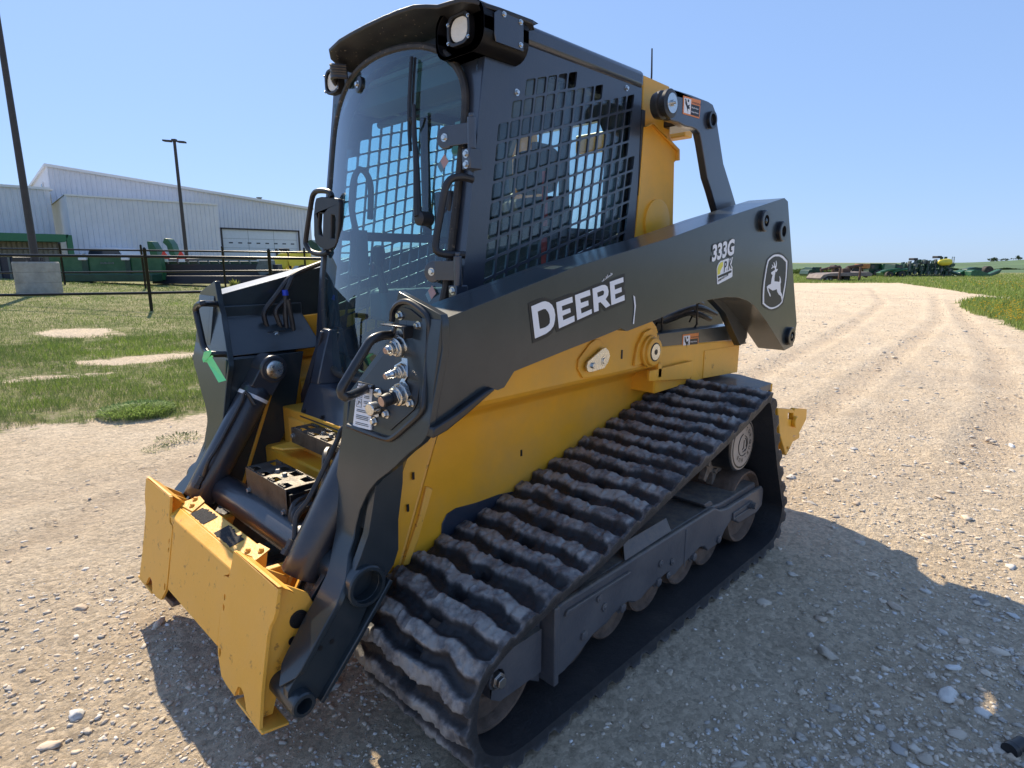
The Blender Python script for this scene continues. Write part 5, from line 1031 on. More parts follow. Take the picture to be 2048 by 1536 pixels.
# ---------- loose stones
def scatter_mesh(name, pos, tmpl_v, tmpl_f, scale, rot, mats, colattr=None, label=None):
    n = len(pos); nv = len(tmpl_v[0]) if isinstance(tmpl_v, list) else tmpl_v.shape[-2]
    V = tmpl_v*scale[:, None, :]
    c, s_ = np.cos(rot), np.sin(rot)
    X = V[..., 0]*c[:, None]-V[..., 1]*s_[:, None]; Y_ = V[..., 0]*s_[:, None]+V[..., 1]*c[:, None]
    V = np.stack([X, Y_, V[..., 2]], -1)+pos[:, None, :]
    nf = len(tmpl_f); k = tmpl_f.shape[1]; Fc = (tmpl_f[None]+(np.arange(n)*nv)[:, None, None]).reshape(-1)
    me = bpy.data.meshes.new(name); me.vertices.add(n*nv); me.vertices.foreach_set('co', V.reshape(-1).astype(np.float32))
    me.loops.add(len(Fc)); me.loops.foreach_set('vertex_index', Fc.astype(np.int32)); me.polygons.add(n*nf)
    me.polygons.foreach_set('loop_start', (np.arange(n*nf)*k).astype(np.int32)); me.polygons.foreach_set('loop_total', np.full(n*nf, k, np.int32))
    me.update(calc_edges=True)
    if colattr is not None:
        a = me.color_attributes.new('tint', 'FLOAT_COLOR', 'POINT'); cc = np.repeat(np.concatenate([colattr, np.ones((n, 1))], 1), nv, 0); a.data.foreach_set('color', cc.reshape(-1).astype(np.float32))
    me.materials.append(mats); o = bpy.data.objects.new(name, me); COL.objects.link(o); return o
def tintmat(name, rough, sub=0, bump=0):
    m = bpy.data.materials.new(name); m.use_nodes = True; t = m.node_tree; L = t.links; b = t.nodes['Principled BSDF']
    at_ = t.nodes.new('ShaderNodeAttribute'); at_.attribute_name = 'tint'; L.new(at_.outputs['Color'], b.inputs['Base Color']); b.inputs['Roughness'].default_value = rough; b.inputs['Specular IOR Level'].default_value = .25
    if sub:
        tl = t.nodes.new('ShaderNodeBsdfTranslucent'); L.new(at_.outputs['Color'], tl.inputs[0]); ms = t.nodes.new('ShaderNodeMixShader'); ms.inputs[0].default_value = sub
        o = [n for n in t.nodes if n.type == 'OUTPUT_MATERIAL'][0]; L.new(b.outputs[0], ms.inputs[1]); L.new(tl.outputs[0], ms.inputs[2]); L.new(ms.outputs[0], o.inputs[0])
    if bump:
        n = t.nodes.new('ShaderNodeTexNoise'); n.inputs['Scale'].default_value = 90; bp = t.nodes.new('ShaderNodeBump'); bp.inputs['Strength'].default_value = bump; bp.inputs['Distance'].default_value = .004; L.new(n.outputs[0], bp.inputs['Height']); L.new(bp.outputs[0], b.inputs['Normal'])
    return m
bm = bmesh.new(); bmesh.ops.create_icosphere(bm, subdivisions=1, radius=1); ICO = np.array([v.co[:] for v in bm.verts]); ICF = np.array([[v.index for v in f.verts] for f in bm.faces]); bm.free()
bm = bmesh.new(); bmesh.ops.create_icosphere(bm, subdivisions=2, radius=1); ICO2 = np.array([v.co[:] for v in bm.verts]); ICF2 = np.array([[v.index for v in f.verts] for f in bm.faces]); bm.free()
def stones(name, n, r0, r1, smin, smax, ico, icf, power, bias=None):
    r = np.exp(RNG.uniform(np.log(r0), np.log(r1), n)); a_ = np.radians(RNG.uniform(-62, 62, n)); D = r*np.cos(a_); L = r*np.sin(a_)
    x = CAM.x+D*DH.x+L*RT.x; y = CAM.y+D*DH.y+L*RT.y
    dens = vnoise(x, y, 1.3, 77)*.6+vnoise(x, y, 4.5, 78)*.6
    right = np.clip((L/D)*1.7+.35, .10 if smax < .02 else .02, 1.2)+(.35 if smax < .02 else .10)*(r < 3.2)
    keep = (grassiness(x, y) < .25*(RNG.random(n)-.3)) & (RNG.random(n) < (dens*right)**1.0)
    keep &= RNG.random(len(x)) < np.where((x < 1.1) & (x > -1.6) & (y > .9) & (y < 2.2), np.clip((y-1.15)/.9, .12, 1), 1)
    inside_track = (np.abs(x+.05) < .98) & (np.abs(np.abs(y)-.78) < .24); keep &= ~inside_track
    x, y, D, r = x[keep], y[keep], D[keep], r[keep]; n = len(x)
    sz = smin*(smax/smin)**(RNG.random(n)**power)*np.maximum(1, r/7)**.5
    jit = 1+.27*RNG.standard_normal((n, len(ico), 1)).clip(-1.6, 1.6); tv = ico[None]*jit
    sc = np.stack([sz*RNG.uniform(.7, 1.5, n), sz*RNG.uniform(.6, 1.0, n), sz*RNG.uniform(.22, .55, n)], -1)
    pos = np.stack([x, y, gz(x, y)+sc[:, 2]*.25], -1)
    base = np.array([[.64,.54,.42],[.58,.51,.42],[.68,.63,.56],[.47,.43,.38],[.72,.70,.66],[.60,.48,.36]])[RNG.choice(6, n, p=[.35,.22,.14,.13,.03,.13])]
    col = np.clip(base*RNG.uniform(.8, 1.12, (n, 1)), 0, .8)
    o = scatter_mesh(name, pos, tv, icf, sc, RNG.uniform(0, 6.28, n), M['stone'], col); tag(o, kind='stuff'); return o
M['stone'] = tintmat('limestone_gravel', .85, bump=.4)
stones('gravel', 190000, 1.3, 34, .0032, .012, ICO, ICF, 2.2)
stones('coarse_gravel', 9000, 1.4, 16, .008, .027, ICO2, ICF2, 2.0)

# ---------- grass blades and weeds
def blades(name, n, region, hmin, hmax, wid, cols, tilt=.5, dens_seed=5, thr=.42, mt='blade'):
    x, y = region(n); g = grassiness(x, y)+.55*fbm(x, y, 1.1, 21); clump = fbm(x, y, 3.0, dens_seed, 3)
    keep = (g > .02) & (clump > thr-.5-np.clip(g, 0, 1)*.14); x, y, clump = x[keep], y[keep], clump[keep]; n = len(x)
    h = RNG.uniform(hmin, hmax, n)*(1+1.2*np.clip(clump, -.2, .4)); D, L = rel(x, y); wdt = wid*(.7+.6*RNG.random(n))*np.clip(D/9, .7, 3.0)
    ln = RNG.uniform(-tilt, tilt, n)*h; ln2 = RNG.uniform(-tilt, tilt, n)*h
    z0 = np.zeros(n)
    tv = np.stack([np.stack([-wdt, z0, z0-.01], -1), np.stack([wdt, z0, z0-.01], -1), np.stack([wdt*.7+ln*.4, ln2*.4, h*.6], -1), np.stack([-wdt*.7+ln*.4, ln2*.4, h*.6], -1), np.stack([ln, ln2, h], -1)], 1)
    # quad + tri built as two quads (tip vertex used twice is avoided by a narrow tip)
    tv = np.concatenate([tv[:, :4], tv[:, 4:5], tv[:, 4:5]+np.array([[[.0005, 0, 0]]])], 1)
    fq = np.array([[0,1,2,3],[3,2,5,4]])
    cidx = np.clip((fbm(x, y, .9, 40, 3)+.5)*len(cols)+RNG.normal(0, .9, n), 0, len(cols)-1).astype(int); col = np.array(cols)[cidx]*RNG.uniform(.75, 1.2, (n, 1))
    o = scatter_mesh(name, np.stack([x, y, gz(x, y)], -1), tv, fq, np.ones((n, 3)), RNG.uniform(0, 6.28, n), M[mt], np.clip(col, 0, 1)); tag(o, kind='stuff'); return o
M['blade'] = tintmat('grass_blade', .6, sub=.35)
GC = [(.38,.35,.19),(.26,.29,.11),(.17,.23,.07),(.12,.18,.05),(.20,.29,.055),(.32,.43,.07)]
def left_region(n):
    D = np.exp(RNG.uniform(np.log(4.6), np.log(24), n)); L = D*np.tan(np.radians(RNG.uniform(-52, 8, n))); return CAM.x+D*DH.x+L*RT.x, CAM.y+D*DH.y+L*RT.y
blades('grass', 330000, left_region, .012, .055, .0022, GC, tilt=.9)
def near_region(n):
    x = RNG.uniform(-4, 3.2, n); y = RNG.uniform(-9.5, -3.4, n); return x, y
blades('grass', 90000, near_region, .02, .075, .0024, GC[2:], tilt=.8, dens_seed=60, thr=.56)
def right_region(n):
    D = np.exp(RNG.uniform(np.log(12), np.log(75), n)); L = D*np.tan(np.radians(RNG.uniform(22, 50, n))); return CAM.x+D*DH.x+L*RT.x, CAM.y+D*DH.y+L*RT.y
blades('meadow_grass', 110000, right_region, .05, .20, .005, [(.22,.30,.07),(.28,.37,.08),(.18,.25,.055),(.34,.38,.12)], tilt=.5, dens_seed=91, thr=.30)
def blooms(n):
    cs = [(-17,.9,.8),(-19,.2,.9),(-22,.3,1.2),(-15.5,1.6,.6),(-47,0,4),(-44,4,3),(-40,1.2,2),(-27,2.5,2)]
    xs_, ys_ = [], []
    for cx_, cy_, rr in cs: m_ = n//len(cs); xs_.append(RNG.normal(cx_, rr, m_)); ys_.append(RNG.normal(cy_, rr*.7, m_))
    return np.concatenate(xs_), np.concatenate(ys_)
x, y = blooms(2600); keep = grassiness(x, y) > .1; x, y = x[keep], y[keep]; n = len(x); D, L = rel(x, y); rr = RNG.uniform(.009, .020, n)*np.clip(D/16, 1, 2.2)
scatter_mesh('yellow_flowers', np.stack([x, y, gz(x, y)+RNG.uniform(.06, .20, n)], -1), np.repeat(ICO[None], n, 0), ICF, np.stack([rr, rr, rr*.5], -1), np.zeros(n), M['blade'], np.tile([[.80,.55,.03]], (n, 1)))
tag(bpy.data.objects['yellow_flowers'], kind='stuff')
def weed(name, x, y, n, r, h, col, label, cat, group=None, leaf=.55):
    z = float(gz(np.array([x]), np.array([y]))[0]); a_ = RNG.uniform(0, 6.28, n); q = np.sqrt(RNG.random(n))*r; ln = RNG.uniform(.4, 1, n)*h*leaf
    el = RNG.uniform(.1, 1.2, n); w_ = ln*.16
    dirx = np.cos(el)*ln; up = np.sin(el)*ln; z0 = np.zeros(n)
    tv = np.stack([np.stack([z0, z0, z0], -1), np.stack([dirx*.5, w_, up*.55], -1), np.stack([dirx, z0, up], -1), np.stack([dirx*.5, -w_, up*.55], -1)], 1)
    pos = np.stack([q*np.cos(a_), q*np.sin(a_), RNG.uniform(0, .5, n)*h*(1-q/r*.6)], -1)
    o = scatter_mesh(name, pos, tv, np.array([[0,1,2,3]]), np.ones((n, 3)), a_+RNG.normal(0, .5, n), M['blade'], np.array([col])*RNG.uniform(.6, 1.35, (n, 1))); o.location = (x, y, z)
    tag(o, label, cat, group); return o
weed('weed_clump', .44, -4.10, 5200, .30, .20, (.26,.36,.10), 'thick bright green leafy weed clump at the gravel edge beside the far track', 'weed', 'weeds on the gravel edge', leaf=.20)
weed('weed_clump', .42, -3.02, 260, .16, .07, (.25,.27,.13), 'low sprawling weed growing alone out on bare gravel left of the loader', 'weed', 'weeds on the gravel edge')
weed('weed_clump', .62, -2.86, 160, .10, .05, (.22,.26,.12), 'tiny flat weed on bare gravel nearest the yellow coupler plate', 'weed', 'weeds on the gravel edge')

# ================================================================ BACKGROUND THINGS
def at(px, py, D):
    v = (DH*math.cos(PITCH)-Vector((0,0,1))*math.sin(PITCH))*1190+RT*(px-1024)+(-(py-768))*(DH*math.sin(PITCH)+Vector((0,0,1))*math.cos(PITCH))
    return CAM+v*(D/v.dot(DH))
def gnd(p): return float(gz(np.array([p.x]), np.array([p.y]))[0])
RZ = AZ+math.pi/2
M['wall'] = mat('white_steel_siding', (.62,.63,.66), .5, var=.05, vscale=1.2, dust=.12, dscale=.8)
M['trim'] = mat('pale_trim', (.66,.66,.66), .5); M['gtrim'] = mat('green_trim', (.02,.13,.06), .5); M['beige'] = mat('beige_siding', (.30,.27,.22), .7)
M['door'] = mat('overhead_door', (.66,.68,.68), .5, var=.04); M['dark'] = mat('dark_opening', (.03,.03,.035), .6)
M['jd'] = mat('green_machine_paint', (.012,.10,.035), .4, var=.25, vscale=2, dust=.2, dscale=2); M['jddark'] = mat('dark_green_machine_paint', (.012,.05,.028), .45, var=.35, vscale=3)
M['tyre'] = mat('tyre', (.02,.02,.021), .8, dust=.3); M['rim'] = mat('yellow_rim', (.65,.45,.03), .5); M['conc'] = mat('cast_concrete', (.36,.34,.30), .9, var=.3, vscale=2.5, dust=.6, dscale=2, dustcol=(.20,.18,.16), bump=.8, bscale=12)
M['pole'] = mat('brown_steel_pole', (.035,.028,.025), .5, var=.2); M['fence'] = mat('black_pipe', (.005,.005,.006), .28, spec=.35)
M['navy'] = mat('dark_navy_paint', (.012,.014,.03), .4); M['trailer'] = mat('weathered_deck', (.22,.18,.16), .8, var=.3, vscale=3); M['rustb'] = mat('rusty_brown_paint', (.10,.055,.04), .7, var=.4, vscale=3); M['orng'] = mat('faded_orange', (.42,.17,.05), .6, var=.3)
M['carglass'] = mat('dark_glass', (.03,.04,.05), .1); M['car'] = mat('white_vehicle_paint', (.75,.75,.76), .3); M['yeq'] = mat('yellow_machine_paint', (.72,.58,.05), .45, var=.12, vscale=2); M['smv'] = mat('red_reflector', (.75,.05,.03), .5)
M['greyg'] = mat('grey_green_steel', (.12,.14,.13), .6, var=.3)

def corrugated(name, x0, z0, x1, z1, y, zb, parent, pitch=.30, depth=.055, holes=()):
    """ribbed steel wall in a plane y = const with a sloping top from (x0,z0) to (x1,z1)"""
    k = MB(); n = int(abs(x1-x0)/pitch); cols_ = []
    prof = [(0,0),(.72,0),(.80,1),(.92,1)]
    for i in range(n+1):
        for f, d_ in prof:
            t = (i+f)/n
            if t <= 1: cols_.append((x0+(x1-x0)*t, y+d_*depth, z0+(z1-z0)*t))
    hole = holes[0] if holes else None
    for a_, b_ in zip(cols_, cols_[1:]):
        segs = [(zb, None)]
        if hole and hole[0] <= min(a_[0], b_[0]) and max(a_[0], b_[0]) <= hole[1]: zlo = hole[2]
        else: zlo = zb
        k.add([(a_[0],a_[1],zlo),(b_[0],b_[1],zlo),(b_[0],b_[1],b_[2]),(a_[0],a_[1],a_[2])], [(0,1,2,3)])
    return k.build(name, 'wall', parent, smooth=False)
# main building
B = empty('warehouse', (-15, -50, .9)); tag(B, 'large white ribbed steel warehouse with sloping roofline and a wide white overhead door', 'building', 'white steel buildings')
def bpart(k, name, mt, parent=None, **kw):
    p = parent or B
    loc = Vector(B0)
    k.v = [tuple(Vector(v)-loc) for v in k.v]; return k.build(name, mt, p, **kw)
B0 = (-15, -50, .9)
def shifted(fn, *a, **kw):
    o = fn(*a, **kw); o.location = -Vector(B0); return o
w_ = shifted(corrugated, 'front_wall', -25.26, 6.09, -6.40, 7.77, -50, .3, B, holes=[(-24.0, -17.35, 4.06)])
k = MB(); k.add([(-6.40,-50,.3),(-6.40,-50,7.77),(-6.40,-58,6.9),(-6.40,-58,.3)],[(0,1,2,3)]); bpart(k, 'end_wall', 'wall', smooth=False); k = MB(); k.add([(-25.26,-50,.3),(-25.26,-50,6.09),(-25.26,-75,6.09),(-25.26,-75,.3)],[(0,3,2,1)]); bpart(k, 'end_wall', 'wall', smooth=False)
k = MB(); k.add([(-25.5,-49.85,6.12),(-6.3,-49.85,7.83),(-6.3,-58.2,6.95),(-6.3,-75,6.5),(-25.5,-75,6.12)],[(0,1,2,3,4)]); k.loft([[(-25.5,-49.80,6.0),(-25.5,-49.95,6.0),(-25.5,-49.95,6.2),(-25.5,-49.80,6.2)],[(-6.3,-49.80,7.70),(-6.3,-49.95,7.70),(-6.3,-49.95,7.88),(-6.3,-49.80,7.88)]]); bpart(k, 'roof', 'trim', smooth=False)
k = MB(); k.loft([[(-6.28,-50,7.70),(-6.42,-50,7.70),(-6.42,-50,7.88),(-6.28,-50,7.88)],[(-6.28,-58,6.82),(-6.42,-58,6.82),(-6.42,-58,7.0),(-6.28,-58,7.0)]]); bpart(k, 'eave_trim', 'trim')
for (y0, y1, z0, z1) in ((-52.6,-51.9,6.1,6.85),(-54.6,-54.0,5.9,6.5)):
    k = MB(); k.box((-6.39,y0,z0),(-6.34,y1,z1)); wf = bpart(k, 'window', 'trim'); k = MB(); k.box((-6.339,y0+.08,z0+.08),(-6.33,y1-.08,z1-.08)); bpart(k, 'pane', 'carglass', wf)
k = MB(); k.box((-23.95,-50.12,.4),(-17.4,-50.06,4.05)); DRR = bpart(k, 'overhead_door', 'door')
k = MB()
for z in (.95,1.75,2.55,3.3): k.box((-23.95,-50.06,z),(-17.4,-50.052,z+.018))
for x in (-21.75,-19.55): k.box((x,-50.06,.4),(x+.02,-50.052,4.05))
bpart(k, 'door_seams', 'greyg', DRR)
for i in range(8):
    x = -23.4+i*.76; k = MB(); k.box((x-.16,-50.056,2.92),(x+.16,-50.045,3.02)); bpart(k, 'door_window', 'carglass', DRR)
k = MB(); k.box((-24.08,-50.06,.3),(-23.95,-49.93,4.15)); k.box((-17.42,-50.06,.3),(-17.30,-49.93,4.15)); k.box((-24.08,-50.06,4.04),(-17.30,-49.93,4.16)); bpart(k, 'door_frame', 'pole')
k = MB(); k.cyl((-20.9,-50.4,6.4),(-20.9,-50.4,6.75),.18,14); k.cyl((-20.9,-50.4,6.74),(-20.9,-50.4,6.8),.25,14); bpart(k, 'roof_vent', 'greyg')
k = MB(); k.cyl((-6.9,-57.4,6.9),(-6.9,-57.4,7.4),.10,12); k.cyl((-6.9,-57.4,7.4),(-6.9,-57.4,7.5),.17,12); bpart(k, 'roof_vent', 'greyg')
# lean-to in front of it
B = empty('lean_to_building', (-11, -45, .9)); B0 = (-11, -45, .9); tag(B, 'lower white ribbed steel annex with flat top standing in front of the warehouse', 'building', 'white steel buildings')
shifted(corrugated, 'front_wall', -15.41, 5.50, -6.36, 5.49, -45, .3, B)
k = MB(); k.add([(-6.36,-45,.3),(-6.36,-45,5.49),(-6.36,-50,5.15),(-6.36,-50,.3)],[(0,1,2,3)]); bpart(k, 'end_wall', 'wall', smooth=False); k = MB(); k.add([(-15.41,-45,.3),(-15.41,-45,5.5),(-15.41,-49.9,5.5),(-15.41,-49.9,.3)],[(0,3,2,1)]); bpart(k, 'end_wall', 'wall', smooth=False)
k = MB(); k.add([(-15.45,-44.93,5.53),(-6.3,-44.93,5.52),(-6.3,-49.9,5.18),(-15.45,-49.9,5.5)],[(0,1,2,3)]); k.box((-15.45,-44.96,5.45),(-6.3,-44.90,5.55)); bpart(k, 'roof', 'trim', smooth=False)
# low building at the left edge with a green fascia
B = empty('low_shop_building', (2, -47, .9)); B0 = (2, -47, .9); tag(B, 'low white ribbed steel building at the left edge with a green fascia band', 'building', 'white steel buildings')
shifted(corrugated, 'front_wall', -5.9, 5.95, 9.0, 5.95, -47, .3, B, pitch=.32)
k = MB(); k.box((-5.95,-47.0,5.9),(9.0,-46.88,6.05)); k.box((-6.1,-56,5.9),(9,-47,6.0)); bpart(k, 'roof', 'trim')
k = MB(); k.prism([(-5.55,2.55),(9,2.55),(9,3.0),(-5.75,2.98)], 'y', -46.8, -42.1); FS = bpart(k, 'canopy', 'gtrim')
k = MB(); k.box((-5.9,-42.35,.5),(-5.62,-42.1,2.95)); bpart(k, 'canopy_post', 'gtrim', FS)
k = MB()
for i in range(60): k.box((-5.6+i*.24,-44.0,.4),(-5.44+i*.24,-43.93,2.55))
k.box((-5.6,-44.1,.4),(9,-44.0,2.55)); bpart(k, 'lower_wall', 'beige')
k = MB(); k.prism([(-6.6,.5),(-5.9,.5),(-5.9,1.55),(-6.6,1.9)], 'y', -43.5, -43.0); bpart(k, 'screen_panel', 'beige')

# ---------- light poles
p = at(69.5, 514, 17.6); zb_ = gnd(p)
LPB = empty('light_pole', (p.x, p.y, zb_)); tag(LPB, 'tall dark brown light pole standing in a round concrete base at the far left', 'light pole', 'light poles')
k = MB(); rings = []
r_ = .555
for z, rr in ((0,.545),(.02,.55),(.30,.545),(.305,.537),(.315,.545),(.60,.548),(.605,.538),(.615,.548),(.86,.55),(.90,.53)): rings.append((z, rr))
k.lathe((0,0,0),(0,0,1),rings,40); k.build('concrete_base', 'conc', LPB, angle=25)
k = MB(); k.box((-.20,-.20,.90),(.20,.20,.93)); 
for x, y in ((-.15,-.15),(.15,-.15),(.15,.15),(-.15,.15)): k.cyl((x,y,.93),(x,y,1.02),.02,8)
k.build('base_flange', 'pole', LPB)
k = MB(); k.lathe((0,0,.92),(0,0,1),[(0,.105),(.15,.10),(8.4,.062)],20); k.build('pole', 'pole', LPB)
p = at(372.5, 505, 32); zb_ = gnd(p)
L2 = empty('light_pole', (p.x, p.y, zb_), RZ); tag(L2, 'slim dark light pole with a double arm T top in front of the annex', 'light pole', 'light poles')
k = MB(); k.lathe((0,0,0),(0,0,1),[(0,.10),(6.75,.07)],16); k.build('pole', 'pole', L2)
k = MB(); k.box((-.10,-.10,6.75),(.10,.10,6.85)); k.loft([[(-.55,-.12,6.78),(-.55,.12,6.78),(-.55,.12,6.82),(-.55,-.12,6.82)],[(.55,-.12,6.70),(.55,.12,6.70),(.55,.12,6.74),(.55,-.12,6.74)]]); k.build('lamp_arm', 'pole', L2)
for s in (-1, 1):
    k = MB(); k.obox((s*.36,0,6.735-s*.026),(.19,0,-.014),(0,.13,0),(0,0,.035)); k.build('lamp_head', 'pole', L2, bevel=.01)

# ---------- pipe fences
def fence(D, pxs, ytops, ybots, label, rails, r=.032):
    o_ = at(pxs[0], ybots[0], D); F = empty('pipe_fence', (o_.x, o_.y, gnd(o_))); tag(F, label, 'fence', 'black pipe fences'); org = Vector(F.location)
    for px, yt, yb in zip(pxs, ytops, ybots):
        b_ = at(px, yb, D); t_ = at(px-(yb-yt)*(1024-px)/6100*-0, yt, D); z0 = gnd(b_)-.05
        k = MB(); k.lathe(Vector((b_.x,b_.y,z0))-org,(0,0,1),[(0,r*1.15),(t_.z-z0,r*1.15),(t_.z-z0+.012,r*1.35),(t_.z-z0+.05,r*.6)],14); k.build('fence_post', 'fence', F)
    for pts in rails:
        k = MB(); k.tube([at(px, py, D)-org for px, py in pts], r, 12); k.build('rail', 'fence', F)
fence(14.1, [-150, 303, 545], [492, 499, 502], [640, 618, 600], 'near black pipe fence with two rails crossing the grass', [[(-400,507),(303,513),(900,521)],[(-400,596),(303,586),(900,572)]])
fence(21.6, [-38,130,290,450,612,775], [487,488,492,495,498,501], [572,568,564,560,556,552], 'far black pipe fence with two rails in front of the parked farm equipment', [[(-300,494),(130,499),(612,505),(900,508)],[(-300,546),(130,545),(612,541),(900,539)]], r=.030)

# ---------- generic card-free background builder: sizes given in photo pixels at a known distance
class PX:
    def __init__(s, name, pc, yb, D, label, cat, group=None, zoff=0, tilt=0):
        p = at(pc, yb, D); s.pc, s.yb, s.s = pc, yb, D/1190
        s.e = empty(name, (p.x, p.y, gnd(p) if zoff is None else p.z), RZ+tilt); tag(s.e, label, cat, group)
    def X(s, px): return (px-s.pc)*s.s
    def Z(s, py): return (s.yb-py)*s.s
    def box(s, name, mt, x0, x1, y0, y1, d0=-.5, d1=.5, parent=None, bevel=.02):
        k = MB(); k.box((s.X(x0), d0, s.Z(y1)), (s.X(x1), d1, s.Z(y0))); return k.build(name, mt, parent or s.e, bevel=bevel)
    def poly(s, name, mt, pts, d0=-.5, d1=.5, parent=None, bevel=.02):
        k = MB(); k.prism([(s.X(x), s.Z(y)) for x, y in pts], 'y', d0, d1); return k.build(name, mt, parent or s.e, bevel=bevel)
    def wheel(s, name, px, py, r, d0=-.3, d1=.3, rim='rim', parent=None):
        k = MB(); c = (s.X(px), d0, s.Z(py)); R0 = r*s.s; w_ = d1-d0
        k.lathe(c,(0,1,0),[(0,R0*.62),(0,R0*.9),(w_*.12,R0),(w_*.88,R0),(w_,R0*.9),(w_,R0*.62)],24); o = k.build(name, 'tyre', parent or s.e)
        k = MB(); k.lathe(c,(0,1,0),[(.03,R0*.62),(.05,R0*.2),(-.01,R0*.15)],20); k.build('rim', rim, o); return o
    def bar(s, name, mt, pts, r, d=0, parent=None):
        k = MB(); k.tube([(s.X(x), d, s.Z(y)) for x, y in pts], r, 8); return k.build(name, mt, parent or s.e)
# left: equipment behind the fence
g = PX('green_header', 220, 562, 24, 'long dark green combine header lying behind the fence, left of the black one', 'header', 'combine headers behind the fence')
g.poly('back_panel', 'jd', [(113,516),(116,512),(330,514),(331,560),(120,562)], -.2, .1); g.box('deck', 'jddark', 116, 330, 548, 562, -.9, -.2)
g.box('panel_seam', 'jddark', 178, 190, 518, 561, -.26, -.2); g.box('panel_seam', 'jddark', 262, 272, 518, 561, -.26, -.2)
for a_, b_ in ((174,190),(257,272)): g.box('bracket', 'car', a_, b_, 517, 522, -.32, -.2)
g.box('top_rail', 'greyg', 113, 331, 512.5, 515, -.25, .12); g.bar('end_frame', 'greyg', [(113,516),(118,562)], .04, -.6)
k = MB()
for i, (w0, h0) in enumerate(((3,3.6),(2.4,3),(3,3.6),(2,2.6),(2.6,3.6),(2.4,3),(3,3.6))):
    x0 = 213+i*3.9; k.add([(g.X(x0),-.215,g.Z(529)),(g.X(x0+w0),-.215,g.Z(529)),(g.X(x0+w0),-.215,g.Z(529-h0)),(g.X(x0),-.215,g.Z(529-h0))],[(0,1,2,3)])
k.build('faded_lettering', 'greyg', g.e)
b_ = PX('black_header', 440, 566, 25, 'long black draper header lying behind the fence next to the green one', 'header', 'combine headers behind the fence')
b_.box('body', 'dark', 338, 560, 530, 553, -.2, .3); b_.box('lower_pan', 'navy', 335, 560, 551, 566, -1.0, -.2); b_.bar('top_bar', 'greyg', [(336,521),(520,520)], .05, -.2); b_.box('shield', 'jddark', 338, 520, 524, 531, -.15, .1); b_.box('end_divider', 'greyg', 330, 338, 518, 562, -.5, .1)
for i in range(9): b_.bar('reel_tine', 'greyg', [(345+i*20,522),(349+i*20,529)], .03, -.22)
b_.poly('rock_box', 'greyg', [(520,540),(528,522),(550,522),(552,545),(530,553)], -.4, .1)
n_ = PX('dark_dumpster', 20, 562, 24, 'dark navy steel container partly cut by the left edge of the photo', 'container')
n_.poly('body', 'navy', [(-60,516),(55,516),(52,560),(-60,562)], -.6, .9); n_.box('top_rail', 'car', -60, 60, 512.5, 515.5, -.62, -.5); n_.bar('hand_rail', 'car', [(0,505),(10,500),(20,503),(24,512)], .04, -.4)
for x in (10, 30, 50): n_.bar('rib', 'greyg', [(x,516),(x,562)], .04, -.62)
t_ = PX('pickup_truck', 225, 520, 40, 'white pickup truck seen from the front behind the green header', 'pickup truck')
t_.poly('cab', 'car', [(190,512),(195,499),(200,496.5),(250,497),(256,500),(262,513)], -.7, 1.2); t_.poly('windshield', 'carglass', [(193,511),(198,500),(252,500.5),(258,511)], -.74, -.70); t_.box('bonnet', 'car', 186, 266, 510, 528, -2.0, -.6); t_.box('grille', 'dark', 196, 256, 515, 524, -2.03, -2.0); t_.wheel('wheel', 196, 528, 6, -1.6, -1.3); t_.wheel('wheel', 256, 528, 6, -1.6, -1.3)
for (cx_, cy_, lab) in ((338, 510, 'small red triangular reflector sign on the left end of the black header'), (371, 509, 'wider red triangular reflector sign right of the smaller one at the pole foot')):
    s_ = PX('triangle_sign', cx_, 524, 24.6, lab, 'sign', 'red triangular reflectors')
    s_.poly('reflector', 'smv', [(cx_-9,518),(cx_-1.5,504),(cx_+1.5,504),(cx_+10,518)], -.3, -.27, bevel=.004); s_.poly('white_foot', 'car', [(cx_-5,518),(cx_+6,518),(cx_+7,524),(cx_-6,524)], -.29, -.27, bevel=.004)
s_ = PX('grain_chute', 313, 524, 27, 'short boxy dark green chute poking up behind the green header', 'chute', 'green chutes'); s_.poly('chute', 'jd', [(305,485),(314,485),(322,500),(322,520),(311,520),(306,498)], -.25, .25)
s_ = PX('grain_chute', 345, 524, 27, 'curved dark green chute leaning left above the red triangle', 'chute', 'green chutes'); s_.poly('chute', 'jd', [(336,487),(340,479),(346,480),(353,490),(358,512),(356,520),(346,508),(343,494)], -.25, .25)
y_ = PX('yellow_loader', 595, 545, 29, 'yellow machine with black uprights parked behind the fence at the loader arm', 'tractor')
y_.poly('hood', 'yeq', [(590,520),(597,505),(622,504),(628,508),(632,522),(630,532),(592,532)], -.8, .8); y_.poly('front_body', 'yeq', [(556,528),(560,516),(572,508),(584,508),(586,530),(576,540),(556,536)], -.5, .5); y_.bar('upright', 'dark', [(563,500),(566,538)], .06, -.4); y_.bar('upright', 'dark', [(584,500),(588,538)], .06, -.4); y_.box('seat_back', 'dark', 564, 580, 499, 506, -.2, .2); y_.wheel('wheel', 566, 540, 9, -.7, -.4, 'yeq'); y_.wheel('wheel', 618, 540, 10, -.9, -.6, 'yeq'); y_.box('side_tank', 'car', 630, 643, 506, 522, -.5, .5)
s_ = PX('green_tank', 625, 500, 45, 'small dark green rounded tank seen through the cab door handle', 'tank'); s_.poly('tank', 'jddark', [(622,484),(630,481),(641,489),(648,500),(640,504),(628,498)], -.8, .8)
mu = at(469, 557, 20.5); o = weed('mullein_plant', mu.x, mu.y, 240, .07, .5, (.26,.28,.07), 'tall pale yellow green flower spike standing in front of the black header', 'plant')
o.scale = (1, 1, 1.6)
